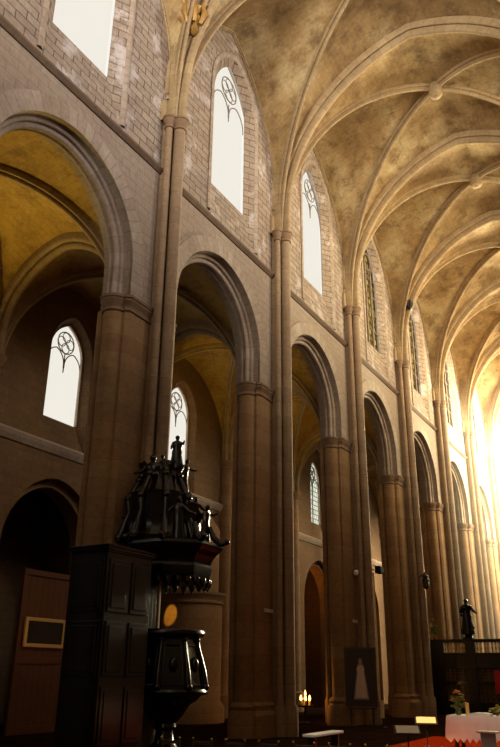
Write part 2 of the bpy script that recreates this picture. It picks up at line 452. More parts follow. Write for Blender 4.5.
# ------------------------------------------------------------------ piers
PIERLAB = {2: 'clustered stone pier rising behind the dark carved pulpit',
           3: 'stone pier right of the second full arch, with thin white plate',
           4: 'stone pier with the dim painting of a pale figure standing at its foot',
           5: 'stone pier just left of the dark choir screen with black loudspeaker before it',
           6: 'stone pier rising behind the left part of the choir balustrade',
           7: 'sunlit stone pier behind the black statue near the right edge',
           8: 'hazy bright pier at the far right edge before the choir end'}
def half_prof_capital(r):
    return [(r, ZC-.52), (r+.05, ZC-.50), (r+.05, ZC-.44), (r+.01, ZC-.40), (r+.03, ZC-.30), (r+.12, ZC-.17), (r+.12, ZC-.10), (r+.15, ZC-.09), (r+.15, ZC)]
def make_pier(k):
    y = PY[k]
    t = struct(empty('pier', (-.6, y, FL), PIERLAB[k], 'pier', 'piers of the left nave arcade'), PIERLAB[k], 'pier')
    mb = MB()
    P_ = 1.2; y0_ = y; y = y+AD
    poly = [(WX+x, q) for x, q in [(0, -P_+.12), (0, P_-.12), (-.10, P_), (-.24, P_), (-.24, P_-.2), (-.8, P_-.2), (-.8, P_), (-1.1, P_), (-1.1, -P_), (-.8, -P_), (-.8, -P_+.2), (-.24, -P_+.2), (-.24, -P_), (-.10, -P_)]]
    rows = [[(x, y+s, z) for x, s in poly] for z in (FL, 3, 6, 9, ZC-.05)]
    mb.grid(rows, True); mb.cap(rows[-1]); mb.build('core', M['pier'], t)
    for s in (-1, 1):
        mb = MB(); mb.lathe(WX-.52, y+s*P_, [(.33, FL), (.33, ZC-.5)], 20); mb.build('half_column', M['pier'], t, 40)
        mb = MB(); mb.lathe(WX-.52, y+s*P_, half_prof_capital(.33), 20); mb.build('capital', M['cap'], t, 40)
        mb = MB(); mb.lathe(WX-.95, y+s*(P_+.1), [(.12, FL), (.12, ZC-.4)], 12); mb.build('colonnette', M['pier'], t, 40)
    def band(off, z, pw=1.2):
        return [(WX+x+(off if x > -.2 else 0), y+s*(1+off/pw), z) for x, s in [(0, -1.08), (0, 1.08), (-.13, 1.2), (-.24, 1.2), (-.24, -1.2), (-.13, -1.2)]]
    mb = MB(); rows = [band(o, z) for o, z in [(.01, ZC-.50), (.05, ZC-.48), (.05, ZC-.42), (.015, ZC-.38), (.03, ZC-.3), (.10, ZC-.17), (.10, ZC-.09), (.13, ZC-.08), (.13, ZC+.01)]]
    mb.grid(rows, True); mb.cap(rows[-1]); mb.cap(rows[0], True); mb.build('impost', M['cap'], t)
    mb = MB(); mb.lathe(WX-1.2, y, [(.5, FL), (.5, FL+.9), (.42, FL+1.1), (.42, ZC-.4)], 16); mb.build('half_column', M['pier'], t, 40)
    mb = MB(); mb.lathe(WX-1.2, y, half_prof_capital(.42), 16); mb.build('capital', M['cap'], t, 40)
    mb = MB(); rows = [band(o, z) for o, z in [(.22, FL), (.22, FL+.7), (.12, FL+.85), (.14, FL+1.0), (.03, FL+1.1)]]
    mb.grid(rows, True); mb.cap(rows[-1]); mb.build('base', M['pier'], t)
    for s in (-1, 1):
        mb = MB(); mb.lathe(WX-.52, y+s*P_, [(.55, FL), (.55, FL+.7), (.45, FL+.85), (.48, FL+.95), (.38, FL+1.1)], 20); mb.build('base', M['pier'], t, 40)
    y = y0_
    # vault shafts on the nave face, up to their capitals
    for nm, cx, cy, r in (('shaft', .34, 0, .2), ('shaft', .10, -.31, .125), ('shaft', .10, .31, .125)):
        mb = MB(); mb.lathe(cx, y+cy, [(r+.09, FL), (r+.09, FL+.9), (r+.02, FL+1.0), (r, FL+1.1), (r, ZK-.35)], 16); mb.build(nm, M['shaft'], t, 40)
        mb = MB(); mb.lathe(cx, y+cy, [(r+.005, ZK-.4), (r+.05, ZK-.38), (r+.05, ZK-.32), (r+.02, ZK-.28), (r+.04, ZK-.2), (r+.10, ZK-.1), (r+.10, ZK), (r+.13, ZK+.01), (r+.13, ZK+.09)], 16)
        mb.build('shaft_capital', M['cap'], t, 40)
    mb = MB(); mb.box(WX-.05, .08, y-.28, y+.28, FL, ZK-.1); mb.build('pilaster_strip', M['shaft'], t)
    return t
for k in range(2, 9): make_pier(k)

# ------------------------------------------------------------------ vaults
def resample(pts, n):
    L = [0]
    for a, b in zip(pts, pts[1:]): L.append(L[-1]+math.hypot(b[0]-a[0], b[1]-a[1]))
    out = []; j = 0
    for i in range(n+1):
        d = L[-1]*i/n
        while j < len(pts)-2 and L[j+1] < d: j += 1
        f = (d-L[j])/max(L[j+1]-L[j], 1e-9)
        out.append((pts[j][0]+(pts[j+1][0]-pts[j][0])*f, pts[j][1]+(pts[j+1][1]-pts[j][1])*f))
    return out
NT = 22
def halfarc(a, rise, zs, zfoot, off=0.0):
    p = parc(a, rise, zs, off, zfoot, 24); h = p[:len(p)//2+1]
    return resample(h, NT)
def halfell(a, z0, b):
    return resample([(-a*math.cos(PI/2*i/40), z0+b*math.sin(PI/2*i/40)) for i in range(41)], NT)

def web(mb, A, B, ns=6, bulge=.12):
    rows = []; uvs = []; v = 0
    for i in range(len(A)):
        r = []; u = []
        for j in range(ns+1):
            f = j/ns; p = A[i].lerp(B[i], f); p.z += bulge*math.sin(PI*f)*min(1, i/8)
            r.append(p); u.append(((B[i]-A[i]).length*(f-.5), v))
        rows.append(r); uvs.append(u)
        if i+1 < len(A): v += (A[i+1]-A[i]).length
    mb.grid(rows, False, uvs)

def vault(mb, xa, xb, y0, y1, T, D, W):
    """T, D, W half arcs (s in -half..0, z).  quadripartite webs over a bay"""
    xc = (xa+xb)/2; yc = (y0+y1)/2; hx = (xb-xa)/2; hy = (y1-y0)/2
    for sx in (-1, 1):
        for sy in (-1, 1):
            Dp = []
            for s, z in D:
                f = min(-s/(NW/2 if hx > 5 else hx), 1.0)          # distance from the centre, as a fraction of half the diagonal's run in X
                Dp.append(Vector((xc+sx*(-s), yc+sy*f*hy, z)))
            Tp = [Vector((xc+sx*(-s), yc+sy*hy, z)) for s, z in T]
            Wp = [Vector((xc+sx*hx, yc+sy*(-s), z)) for s, z in W]
            web(mb, Tp, Dp); web(mb, Wp, Dp)

def rib(mb, pts, b, prof):
    path = [Vector(p) for p in pts]; b = Vector(b).normalized(); rows = []; uvs = []; u = 0
    for j, p in enumerate(path):
        t = (path[min(j+1, len(path)-1)]-path[max(j-1, 0)]).normalized(); n = b.cross(t)
        if n.z > 1e-6 or (abs(n.z) <= 1e-6 and False): n = -n
        if j: u += (p-path[j-1]).length
        rows.append([p+n*q[0]+b*q[1] for q in prof]); uvs.append([(u, w*.1) for w in range(len(prof)+1)])
    mb.grid(rows, True, uvs)
def rib_prof(w, d, roll=True):
    """n>0 is inward (down); spans -.15..d"""
    P = [(-.25, w/2), (.15*d, w/2)]  # shifted below so that the nose sits on the path
    rr = w*.17
    for i in range(6): t = PI*.75-PI*1.0*i/5; P.append((.42*d+rr*math.cos(t-PI/4)*1.0, w*.34+rr*math.sin(t-PI/4)*1.0))
    P.append((.62*d, w*.2))
    r2 = w*.22
    half = []
    for i in range(5): t = PI/2*(1-i/4); half.append((d-r2+r2*math.cos(t), r2*math.sin(t)))
    P += half
    P = [(n-d, b) for n, b in P]
    return P+[(n, -b) for n, b in reversed(P[:-1])]

ceil = MB(); HX = NW/2
T = halfarc(6.12, 7.5, 20.8, ZK, .62); D = halfell(6.55, 19.85, 9.15); Wv = halfarc(4.12, 6.7, 21.6, ZK, .0)
for i in range(9):
    vault(ceil, WX, NW-WX, PY[i], PY[i+1], T, D, Wv)
ceil.quad((-1.1, -9, 30.5), (NW+1.1, -9, 30.5), (NW+1.1, 78, 30.5), (-1.1, 78, 30.5))  # unseen flat sheet added above the vault to block sky light
co = struct(ceil.build('ceiling', M['web'], None, 40), 'ribbed stone vault of the high nave, stained plaster webs', 'vault')
TP = rib_prof(.46, .7); DP = rib_prof(.27, .42); WP = rib_prof(.2, .15)
Ti = halfarc(6.12, 7.5, 20.8, ZK+.09, 0)
for k in range(1, 10):
    y = PY[k]; L = [(HX+s, y, z) for s, z in Ti]; full = L+[(NW-x, yy, z) for x, yy, z in reversed(L[:-1])]
    mb = MB(); rib(mb, full, (0, 1, 0), TP); mb.build('transverse_rib', M['rib'], co, 50)
Di = halfell(6.42, 19.89, 8.76)
for i in range(0, 9):
    yc = BC[i]; hy = 4.15
    for sg in (1, -1):
        h = [Vector((HX+s, yc+sg*s/HX*hy, z)) for s, z in Di]
        full = h+[Vector((NW-p.x, 2*yc-p.y, p.z)) for p in reversed(h[:-1])]
        d = Vector((HX, sg*hy, 0)).normalized(); b = Vector((-d.y, d.x, 0))
        mb = MB(); rib(mb, full, b, DP); mb.build('diagonal_rib', M['rib'], co, 50)
    mb = MB(); mb.lathe(HX, yc, [(.12, 28.25), (.30, 28.32), (.34, 28.45), (.34, 28.7), (.30, 29.0)], 14); mb.build('keystone', M['rib'], co, 50)
    Wi = halfarc(4.1, 6.6, 21.6, ZK, -.03)
    for xw, sx in ((WX+.03, 1),):
        L = [(xw, yc+s, z) for s, z in Wi]; full = L+[(x, 2*yc-yy, z) for x, yy, z in reversed(L[:-1])]
        mb = MB(); rib(mb, full, (1, 0, 0), WP); mb.build('wall_rib', M['rib'], co, 50)

# aisle vault
ac = MB(); AX0 = XA; AX1 = -1.35; AHX = (AX1-AX0)/2; AXC = (AX0+AX1)/2
aT = halfarc(2.85, 3.2, 13.0, 12.3, .25); aD = halfell(2.92, 12.3, 4.75); aW = halfarc(3.9, 4.3, 12.6, 12.3, .1)
for i in range(0, 9): vault(ac, AX0, AX1, PY[i], PY[i+1], aT, aD, aW)
ac.quad((-8.3, -9, 18.4), (-1.0, -9, 18.4), (-1.0, 78, 18.4), (-8.3, 78, 18.4))  # unseen roof plane added over the aisle, keeps sky light out
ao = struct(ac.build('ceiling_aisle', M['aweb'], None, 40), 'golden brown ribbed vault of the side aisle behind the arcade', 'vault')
aTP = rib_prof(.6, .5); aDP = rib_prof(.34, .32); aTi = halfarc(2.85, 3.2, 13.0, 12.3, -.2); aDi = halfell(2.9, 12.3, 4.45)
for k in range(1, 9):
    y = PY[k]; L = [(AXC+s, y, z) for s, z in aTi]; full = L+[(2*AXC-x, yy, z) for x, yy, z in reversed(L[:-1])]
    mb = MB(); rib(mb, full, (0, 1, 0), aTP); mb.build('transverse_rib', M['rib'], ao, 50)
for i in range(0, 8):
    yc = BC[i]; hy = 4.15
    for sg in (1, -1):
        h = [Vector((AXC+s, yc+sg*s/AHX*hy, z)) for s, z in aDi]
        full = h+[Vector((2*AXC-p.x, 2*yc-p.y, p.z)) for p in reversed(h[:-1])]
        d = Vector((AHX, sg*hy, 0)).normalized(); b = Vector((-d.y, d.x, 0))
        mb = MB(); rib(mb, full, b, aDP); mb.build('diagonal_rib', M['rib'], ao, 50)
    mb = MB(); mb.lathe(AXC, yc, [(.1, 16.7), (.24, 16.76), (.26, 16.9), (.22, 17.2)], 12); mb.build('keystone', M['rib'], ao, 50)

# ------------------------------------------------------------------ aisle outer wall and chapels
CH = dict(a=2.55, rise=2.75, zs=5.9)
def aisle_wall():
    mb = MB(); H = 18.4
    for i, yc in enumerate(BC):
        a = CH['a']
        plate(mb, XA, yc, -4.15, -a, k_(FL), k_(ZALEDGE), 1); plate(mb, XA, yc, a, 4.15, k_(FL), k_(ZALEDGE), 1)
        cos_plate(mb, XA, yc, a, lambda s: arch_z(s, **CH), k_(ZALEDGE))
        o = parc(**CH, zfoot=FL); o2 = parc(a-.3, 2.45, 5.9, 0, FL)
        strip(mb, XA, o, XA-.35, o, yc); strip(mb, XA-.35, o, XA-.35, o2, yc); strip(mb, XA-.35, o2, XA-1.1, o2, yc)
        w = AW['a']
        plate(mb, XA, yc, -4.15, -w, k_(ZALEDGE), k_(H), 1); plate(mb, XA, yc, w, 4.15, k_(ZALEDGE), k_(H), 1)
        cos_plate(mb, XA, yc, w, lambda s: arch_z(s, **AW), k_(H))
        o = parc(**AW, zfoot=ZALEDGE+.1); g = parc(**AG, zfoot=ZAGL); strip(mb, XA, o, XAG, g, yc)
        mb.quad((XA, yc-w, ZALEDGE), (XA, yc+w, ZALEDGE), (XAG, yc+AG['a'], ZAGL), (XAG, yc-AG['a'], ZAGL))
        G = AO['a']; xo = XA-.9; ge = parc(**AO, zfoot=ZAGO)
        strip(mb, XAG, g, xo, ge, yc)
        mb.quad((XAG, yc-AG['a'], ZAGL), (XAG, yc+AG['a'], ZAGL), (xo, yc+G, ZAGO), (xo, yc-G, ZAGO))
        plate(mb, xo, yc, -4.15, -G, k_(9.5), k_(H), 1); plate(mb, xo, yc, G, 4.15, k_(9.5), k_(H), 1)
        cos_plate(mb, xo, yc, G, lambda s: arch_z(s, **AO), k_(H)); plate(mb, xo, yc, -G, G, k_(9.5), k_(ZAGO), 1)
        # chapel: front inner face, side walls, back wall, roof
        xi = XA-1.1; xb = -11.8; a2 = a-.3
        plate(mb, xi, yc, -3.4, -a2, k_(FL), k_(9.5), 1); plate(mb, xi, yc, a2, 3.4, k_(FL), k_(9.5), 1)
        cos_plate(mb, xi, yc, a2, lambda s: arch_z(s, a2, 2.45, 5.9), k_(9.5))
        for s in (-3.4, 3.4): mb.quad((xi, yc+s, FL), (xb, yc+s, FL), (xb, yc+s, 9.5), (xi, yc+s, 9.5))
        mb.quad((xb, yc-3.4, FL), (xb, yc+3.4, FL), (xb, yc+3.4, 9.5), (xb, yc-3.4, 9.5))
        mb.quad((xb, yc-4.15, 9.5), (xb, yc+4.15, 9.5), (XA-.9, yc+4.15, 9.5), (XA-.9, yc-4.15, 9.5))
    return mb
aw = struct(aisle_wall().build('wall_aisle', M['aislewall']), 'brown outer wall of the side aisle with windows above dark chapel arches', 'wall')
for i in range(0, 8):
    yc = BC[i]; mb = MB(); prof = [(XA, ZALEDGE-.34), (XA+.06, ZALEDGE-.34), (XA+.16, ZALEDGE-.16), (XA+.2, ZALEDGE-.02), (XA, ZALEDGE+.14)]
    rows = [[(x, yc-3.9+7.8*j/8, z) for x, z in prof] for j in range(9)]; uvs = [[(yc-3.9+7.8*j/8, w) for w in range(6)] for j in range(9)]
    mb.grid(rows, True, uvs); mb.cap(rows[0], True); mb.cap(rows[-1]); mb.build('ledge', M['ledge'], aw)
for k in range(1, 9):
    mb = MB(); mb.lathe(XA+.1, PY[k], [(.45, FL), (.45, FL+1), (.34, FL+1.1), (.34, 11.9), (.40, 11.95), (.36, 12.0), (.5, 12.25), (.5, 12.35)], 16); mb.build('respond', M['pier'], aw, 40)

# closing walls
mb = MB(); mb.quad((NW+1.9, -9, FL), (NW+1.9, 78, FL), (NW+1.9, 78, 18), (NW+1.9, -9, 18)); mb.quad((NW+1.9, -9, 18), (NW+1.9, 78, 18), (NW, 78, 18), (NW, -9, 18))  # unseen wall added to shut out low light from the right
struct(mb.build('wall_light_block_right', M['aislewall']), 'plain added wall closing the right hand arcade against outside light', 'wall')
mb = MB()
def wplate(x0, x1, z0, z1): mb.quad((x0, -9, z0), (x1, -9, z0), (x1, -9, z1), (x0, -9, z1))
wplate(-12.5, 3.0, FL, 30.5); wplate(10.4, NW+2, FL, 30.5); wplate(3.0, 10.4, FL, 13)
lo = []; hi = []
for j in range(21):
    s_ = -3.7*math.cos(PI*j/20); lo.append((6.7+s_, -9, arch_z(s_, 3.7, 4.6, 22))); hi.append((6.7+s_, -9, 30.5))
mb.grid([lo, hi])  # head of the opening added for the west light
struct(mb.build('wall_back', M['wall']), 'masonry west end wall with a pointed opening added to let light in', 'wall')
mb = MB(); mb.quad((-12.5, -9.1, FL), (NW+2.2, -9.1, FL), (NW+2.2, 79, FL), (-12.5, 79, FL))
struct(mb.build('floor', M['floor']), 'dark stone slab floor of the nave and aisle', 'floor')
# east end with three tall windows
mb = MB(); YE = 75.4
def eplate(x0, x1, z0, z1): mb.quad((x0, YE, z0), (x1, YE, z0), (x1, YE, z1), (x0, YE, z1))
xs = [1.2, 4.6, 5.0, 8.4, 8.8, 12.2]
eplate(-12.5, 1.2, FL, 30.5); eplate(12.2, NW+2, FL, 30.5); eplate(4.6, 5.0, FL, 30.5); eplate(8.4, 8.8, FL, 30.5)
for a, b in ((1.2, 4.6), (5.0, 8.4), (8.8, 12.2)):
    eplate(a, b, FL, 5); xc = (a+b)/2; lo = []; hi = []
    for j in range(17):
        s = -1.7*math.cos(PI*j/16); lo.append((xc+s, YE, arch_z(s, 1.7, 2.6, 23))); hi.append((xc+s, YE, 30.5))
    mb.grid([lo, hi])
struct(mb.build('wall_front', M['wall']), 'far choir end wall with tall bright windows', 'wall')

# ------------------------------------------------------------------ windows
def outline_path(g, zb, X, yc): return [Vector((X, yc+s, z)) for s, z in parc(**g, zfoot=zb)]
def pane_mesh(g, zb, X, yc):
    mb = MB(); o = parc(**g, zfoot=zb); mb.poly([(X, yc+s, z) for s, z in o]); return mb
def bars(mb, pts, r, X):
    mb.tube([(X, y, z) for y, z in pts], r, 6)
def circle(yc, zc, r, n=18, a0=0): return [(yc+r*math.cos(a0+2*PI*i/n), zc+r*math.sin(a0+2*PI*i/n)) for i in range(n+1)]
def tracery(g, zb, X, yc, r, mull=True, lights=2):
    mb = MB(); a = g['a']; zs = g['zs']; ap = zs+g['rise']
    # lancet heads
    if lights == 2:
        for s in (-1, 1):
            h = parc(a/2-.02, a*.62, zs-.35, 0, zs-.5, 8); bars(mb, [(yc+s*a/2+q[0], q[1]) for q in h], r, X)
        # quatrefoil above
        zc = zs+g['rise']*.44; q = a*.235
        for i in range(4):
            t = PI/2*i; bars(mb, circle(yc+q*math.cos(t)*1.05, zc+q*math.sin(t)*1.05, q*.92), r*.8, X)
        bars(mb, circle(yc, zc, q*2.05), r, X)
        if mull: bars(mb, [(yc, zb), (yc, zs+.1)], r, X)
        else: bars(mb, [(yc, zs-.7), (yc, zs+.2)], r, X)
    else:
        for s in (-1/3, 1/3): bars(mb, [(yc+s*a, zb), (yc+s*a, zs+.7)], r, X)
        for z in [zb+1.2*j for j in range(1, 5)]: bars(mb, [(yc-a, z), (yc+a, z)], r*.5, X)
        bars(mb, circle(yc, zs+g['rise']*.45, a*.42), r, X)
    return mb
wn = 0
WPOS = {1: 'large white clerestory window at the top left, cut by the frame',
        2: 'tall glaring clerestory window left of the second vault shaft', 3: 'bright clerestory window above the third arch from the left',
        4: 'narrow golden clerestory window above the fourth arch', 5: 'thin gold clerestory window above the fifth arch',
        6: 'hazy thin clerestory window above the sixth arch', 7: 'pale clerestory window lost in the far right glare'}
for i in range(1, 8):
    wn += 1; yc = BC[i]+DWS[i]
    o = parc(WIN['a']-.02, WIN['rise'], WIN['zs'], 0, ZS+.3)
    mb = MB(); path = [Vector((WX, yc+s, z)) for s, z in o]; rows = []; uvs = []; u = 0
    prof = [(-.24, -.02), (-.24, .05), (-.14, .09), (-.05, .05), (0, -.02)]
    cen = Vector((WX, yc, 22.5))
    for j, p in enumerate(path):
        t = (path[min(j+1, len(path)-1)]-path[max(j-1, 0)]).normalized(); n_ = Vector((1, 0, 0)).cross(t)
        if n_.dot(cen-p) < 0: n_ = -n_
        if j: u += (p-path[j-1]).length
        rows.append([p+n_*q[0]+Vector((q[1], 0, 0)) for q in prof]); uvs.append([(u, w) for w in range(6)])
    mb.grid(rows, True, uvs)
    w = struct(mb.build('window_%d' % wn, M['ring'], None, 50), WPOS[i], 'window')
    tracery(WG, ZGL, XG-.05, yc, .024 if i < 4 else .07, mull=False, lights=2 if i < 4 else 3).build('tracery', M['ring'], w, 60)
    pane_mesh(WG, ZGL, XG-.12, yc).build('pane', M['clear'] if i < 4 else M['gold'], w)
APOS = {1: None, 2: 'white aisle window with traceried head seen through the leftmost arch', 3: 'bright aisle window behind the pulpit top',
        4: 'aisle window hidden behind the second pier', 5: 'narrow leaded aisle window with quatrefoil seen through the third arch'}
for i in range(0, 8):
    yc = BC[i]; wn += 1
    mb = MB(); o = parc(AG['a'], AG['rise'], AG['zs'], 0, ZAGL)
    path = [Vector((XAG, yc+s, z)) for s, z in o]; rows = []; uvs = []; u = 0; cen = Vector((XAG, yc, 13.5))
    for j, p in enumerate(path):
        t = (path[min(j+1, len(path)-1)]-path[max(j-1, 0)]).normalized(); n_ = Vector((1, 0, 0)).cross(t)
        if n_.dot(cen-p) < 0: n_ = -n_
        if j: u += (p-path[j-1]).length
        rows.append([p+n_*q[0]+Vector((q[1], 0, 0)) for q in ((-.1, .06), (0.04, .06), (.06, 0), (.04, -.06), (-.1, -.06))]); uvs.append([(u, w_) for w_ in range(6)])
    mb.grid(rows, True, uvs)
    labs = {0: 'aisle window before the left frame edge', 1: 'aisle window left of the leftmost arch, out of the frame', 2: 'white aisle window with traceried head seen through the leftmost arch',
            3: 'bright aisle window behind the pulpit top', 4: 'aisle window hidden behind the second pier', 5: 'narrow leaded aisle window with quatrefoil seen through the third arch',
            6: 'aisle window hidden behind the fourth pier', 7: 'far aisle window behind the choir piers'}
    w = struct(mb.build('window_%d' % wn, M['mould'], None, 50), labs[i], 'window')
    tracery(AG, ZAGL, XAG-.05, yc, .026 if i < 4 else .04, mull=(i >= 4)).build('tracery', M['mould'], w, 60)
    pane_mesh(AG, ZAGL, XAG-.1, yc).build('pane', M['leaded'] if i >= 4 else M['clear'], w)

# ------------------------------------------------------------------ carved figures
def figure(mb, base, h, face=0.0, lean=0.0, arms=((.3, .55), (.3, .55)), wide=1.0):
    """robed standing figure as one lofted body: face = heading, arms = (out, up) per side in heights"""
    bx, by, bz = base; cf, sf = math.cos(face), math.sin(face)
    def W(x, y, z): return (bx+(x*cf-y*sf), by+(x*sf+y*cf), bz+z)
    secs = [(0, .17, .15), (.10, .165, .14), (.25, .135, .115), (.40, .115, .09), (.50, .125, .085), (.58, .10, .07), (.66, .115, .075), (.74, .13, .075), (.80, .125, .065),
            (.835, .06, .045), (.855, .034, .036), (.875, .036, .042), (.90, .048, .056), (.935, .055, .064), (.965, .05, .058), (.99, .03, .035), (1.0, .006, .006)]
    rows = []; S = 14
    for q, wy, wx in secs:
        dx = lean*h*q*q
        rows.append([W((wx*(1+.10*math.cos(5*t)*(q < .5))*math.cos(t))*h*wide+dx+(.012*h if q > .86 else 0), wy*h*wide*(1+.08*math.cos(7*t)*(q < .5))*math.sin(t), q*h) for t in [2*PI*j/S for j in range(S)]])
    mb.grid(rows, True); mb.cap(rows[0], True)
    for s, (o, u) in zip((-1, 1), arms):
        sh = (.0+lean*.6, s*.115, .775); el = (.05+lean*.6, s*(.13+o*.45), (.775+u)/2-.04); ha = (.12+lean*.5, s*(.10+o), u)
        P = [W(p[0]*h, p[1]*h, p[2]*h) for p in (sh, el, ha)]
        mb.tube(P, [.045*h, .042*h, .022*h], 8); mb.ball(P[2], .03*h, 5)
    mb.ball(W((.072+lean*.93)*h, 0, .925*h), .012*h, 3)
    return mb
def wing(mb, base, h, face, s):
    bx, by, bz = base; cf, sf = math.cos(face), math.sin(face)
    def W(x, y, z): return (bx+(x*cf-y*sf), by+(x*sf+y*cf), bz+z)
    a = [(-.06, .05, .72), (-.12, .25, .92), (-.16, .40, .88), (-.16, .34, .6), (-.12, .18, .45)]
    for d0, d1 in ((0, .03),):
        r0 = [W((x+d0)*h, s*y*h, z*h) for x, y, z in a]; r1 = [W((x+d1)*h, s*y*h, z*h) for x, y, z in a]
        mb.grid([r0, r1], True); mb.cap(r0, True); mb.cap(r1)

# ------------------------------------------------------------------ pulpit
PX, PYY = 1.0, 16.9
eX, eY = .816, .578            # sideways direction as seen from the nave
pul = empty('pulpit', (PX, PYY, FL), 'towering black carved wooden pulpit with crowned sounding board standing against the pier', 'pulpit')
E_ = M['ebony']
mb = MB(); mb.lathe(PX, PYY, [(.55, FL), (.55, FL+.14), (.42, FL+.22), (.26, FL+.40), (.22, .25), (.30, .34), (.28, .42), (.46, .60), (.62, .84)], 16); mb.build('pedestal', E_, pul, 40)
tubp = [(.62, .84), (.80, .95), (.98, 1.12), (1.0, 1.22), (.985, 1.32), (.94, 1.62), (.86, 1.95), (.77, 2.25), (.74, 2.40), (.80, 2.47)]
mb = MB(); mb.lathe(PX, PYY, tubp, 8, rot=PI/8); mb.lathe(PX, PYY, [(.74, 2.40), (.70, 2.5), (.70, 1.6), (.01, 1.6)], 8, rot=PI/8, caps=False); mb.build('tub', E_, pul, 25)
mb = MB(); mb.lathe(PX, PYY, [(.80, 2.47), (.90, 2.49), (.96, 2.54), (.96, 2.60), (.93, 2.64), (.70, 2.64), (.70, 2.5)], 24, caps=False); mb.build('handrail', E_, pul, 40)
mb = MB(); mb.lathe(PX, PYY, [(.98, 1.08), (1.06, 1.10), (1.08, 1.16), (1.05, 1.22), (.97, 1.24)], 24, caps=False); mb.build('base_moulding', E_, pul, 40)
for j in range(8):
    t = PI/8+2*PI*j/8
    mb = MB(); pts = [(PX+(r+.02)*math.cos(t), PYY+(r+.02)*math.sin(t), z) for r, z in tubp[3:9]]
    mb.tube(pts, [.075, .085, .075, .055, .05, .065], 8); mb.ball(pts[-1], .085, 6); mb.ball((pts[0][0], pts[0][1], pts[0][2]+.05), .10, 6)
    mb.build('corner_scroll', E_, pul, 60)
    t2 = t+PI/8; ca = math.cos(PI/8)
    mb = MB(); rows = []
    for r, z in tubp[4:8]:
        rr = r*ca+.012; w = r*.26
        rows.append([(PX+rr*math.cos(t2)+w*q*-math.sin(t2), PYY+rr*math.sin(t2)+w*q*math.cos(t2), z) for q in (-1, 1)])
    fr = rows[0]+list(reversed(rows[-1])); mb.tube([rows[0][0], rows[0][1]], .022, 6); mb.tube([rows[-1][0], rows[-1][1]], .022, 6)
    mb.tube([r_[0] for r_ in rows], .022, 6); mb.tube([r_[1] for r_ in rows], .022, 6)
    c = [sum(p[i] for r_ in rows for p in r_)/8 for i in range(3)]
    mb.ball(c, .16, 7, (.7, .7, 1.2)); mb.build('panel', E_, pul, 60)
# back board between tub and sounding board
mb = MB(); mb.box(.60, .68, 15.55, 16.72, 2.3, 4.0); mb.build('back_board', E_, pul, bevel=.02)
mb = MB(); mb.box(.68, .73, 15.75, 16.5, 2.6, 3.7); mb.build('back_panel', E_, pul, bevel=.03)
# sounding board
mb = MB(); mb.lathe(PX, PYY, [(.05, 4.02), (.75, 3.98), (.92, 3.86), (1.02, 3.90), (1.08, 4.08), (1.10, 4.22), (1.06, 4.30), (1.12, 4.44), (1.22, 4.56), (1.36, 4.68), (1.40, 4.76), (1.38, 4.83), (1.15, 4.90), (.9, 4.95)], 8, rot=PI/8)
mb.build('sounding_board', E_, pul, 25)
for j in range(24):
    t = 2*PI*j/24; r = 1.0
    mb = MB(); mb.lathe(PX+r*math.cos(t), PYY+r*math.sin(t), [(.09, 3.92), (.10, 3.82), (.06, 3.72), (.02, 3.70)], 8); mb.ball((PX+r*math.cos(t), PYY+r*math.sin(t), 3.68), .03, 4); mb.build('pendant', E_, pul, 50)
for j in range(8):
    t = PI/8+2*PI*j/8; r = 1.34; c = (PX+r*math.cos(t), PYY+r*math.sin(t))
    mb = MB(); mb.tube([(PX+1.0*math.cos(t), PYY+1.0*math.sin(t), 5.35), (PX+1.12*math.cos(t), PYY+1.12*math.sin(t), 5.05), (c[0], c[1], 4.84), (PX+1.52*math.cos(t), PYY+1.52*math.sin(t), 4.92)], [.06, .09, .10, .05], 8)
    mb.ball((PX+1.5*math.cos(t), PYY+1.5*math.sin(t), 4.93), .08, 6); mb.build('acanthus_scroll', E_, pul, 60)
# crown of the sounding board
KX, KY = PX-.30*eX-.12, PYY-.30*eY
mb = MB(); mb.lathe(KX, KY, [(1.02, 4.85), (1.05, 5.0), (.98, 5.1), (.92, 5.4), (.94, 5.55), (.96, 5.65), (.94, 6.1), (.98, 6.2), (.66, 6.3), (.55, 6.55), (.48, 6.8), (.50, 6.9), (.34, 6.95), (.26, 7.05), (.25, 7.12)], 8, rot=PI/8); mb.build('crown', E_, pul, 25)
for j in range(8):
    t = 2*PI*j/8
    q = lambda r, z: (KX+r*math.cos(t), KY+r*math.sin(t), z)
    mb = MB(); mb.tube([q(1.12, 4.9), q(1.02, 5.2), q(.86, 5.7), q(.92, 6.05), q(.72, 6.45), q(.58, 6.75)], [.12, .10, .085, .10, .075, .06], 8); mb.ball(q(1.1, 5.0), .14, 6); mb.ball(q(.93, 6.08), .11, 6); mb.ball(q(.6, 6.75), .1, 6)
    mb.build('volute', E_, pul, 60)
def side(s, d=0.0): return (PX+s*eX+d*-eY, PYY+s*eY+d*eX)   # s: to the right as seen, d: away
def pst(s, d, z, h, face, arms=((.3, .6), (.25, .5)), lean=0, wings=False, wide=1.0):
    x, y = side(s, d); mb = figure(MB(), (x, y, z), h, face, lean, arms, wide)
    if wings: wing(mb, (x, y, z), h, face, -1); wing(mb, (x, y, z), h, face, 1)
    return mb.build('statue', E_, pul, 60)
VF = math.atan2(-17, 12)      # heading toward the nave
pst(-.02, 0, 7.02, .98, VF, ((.07, .58), (.10, .80)), .04, False, 1.25)
pst(.22, 0, 6.35, .95, VF+.9, ((.3, .5), (.28, .72)), .08, True)
pst(-.38, -.1, 6.5, .9, VF-1.0, ((.3, .6), (.2, .5)), .05)
pst(.86, -.1, 4.86, 1.12, VF+.9, ((.15, .55), (.26, .85)), .05, True)
pst(.58, .1, 5.3, .95, VF+.5, ((.3, .5), (.2, .6)))
pst(-.68, 0, 6.05, 1.35, VF-.4, ((.25, .6), (.3, .55)), 0, True, 1.35)
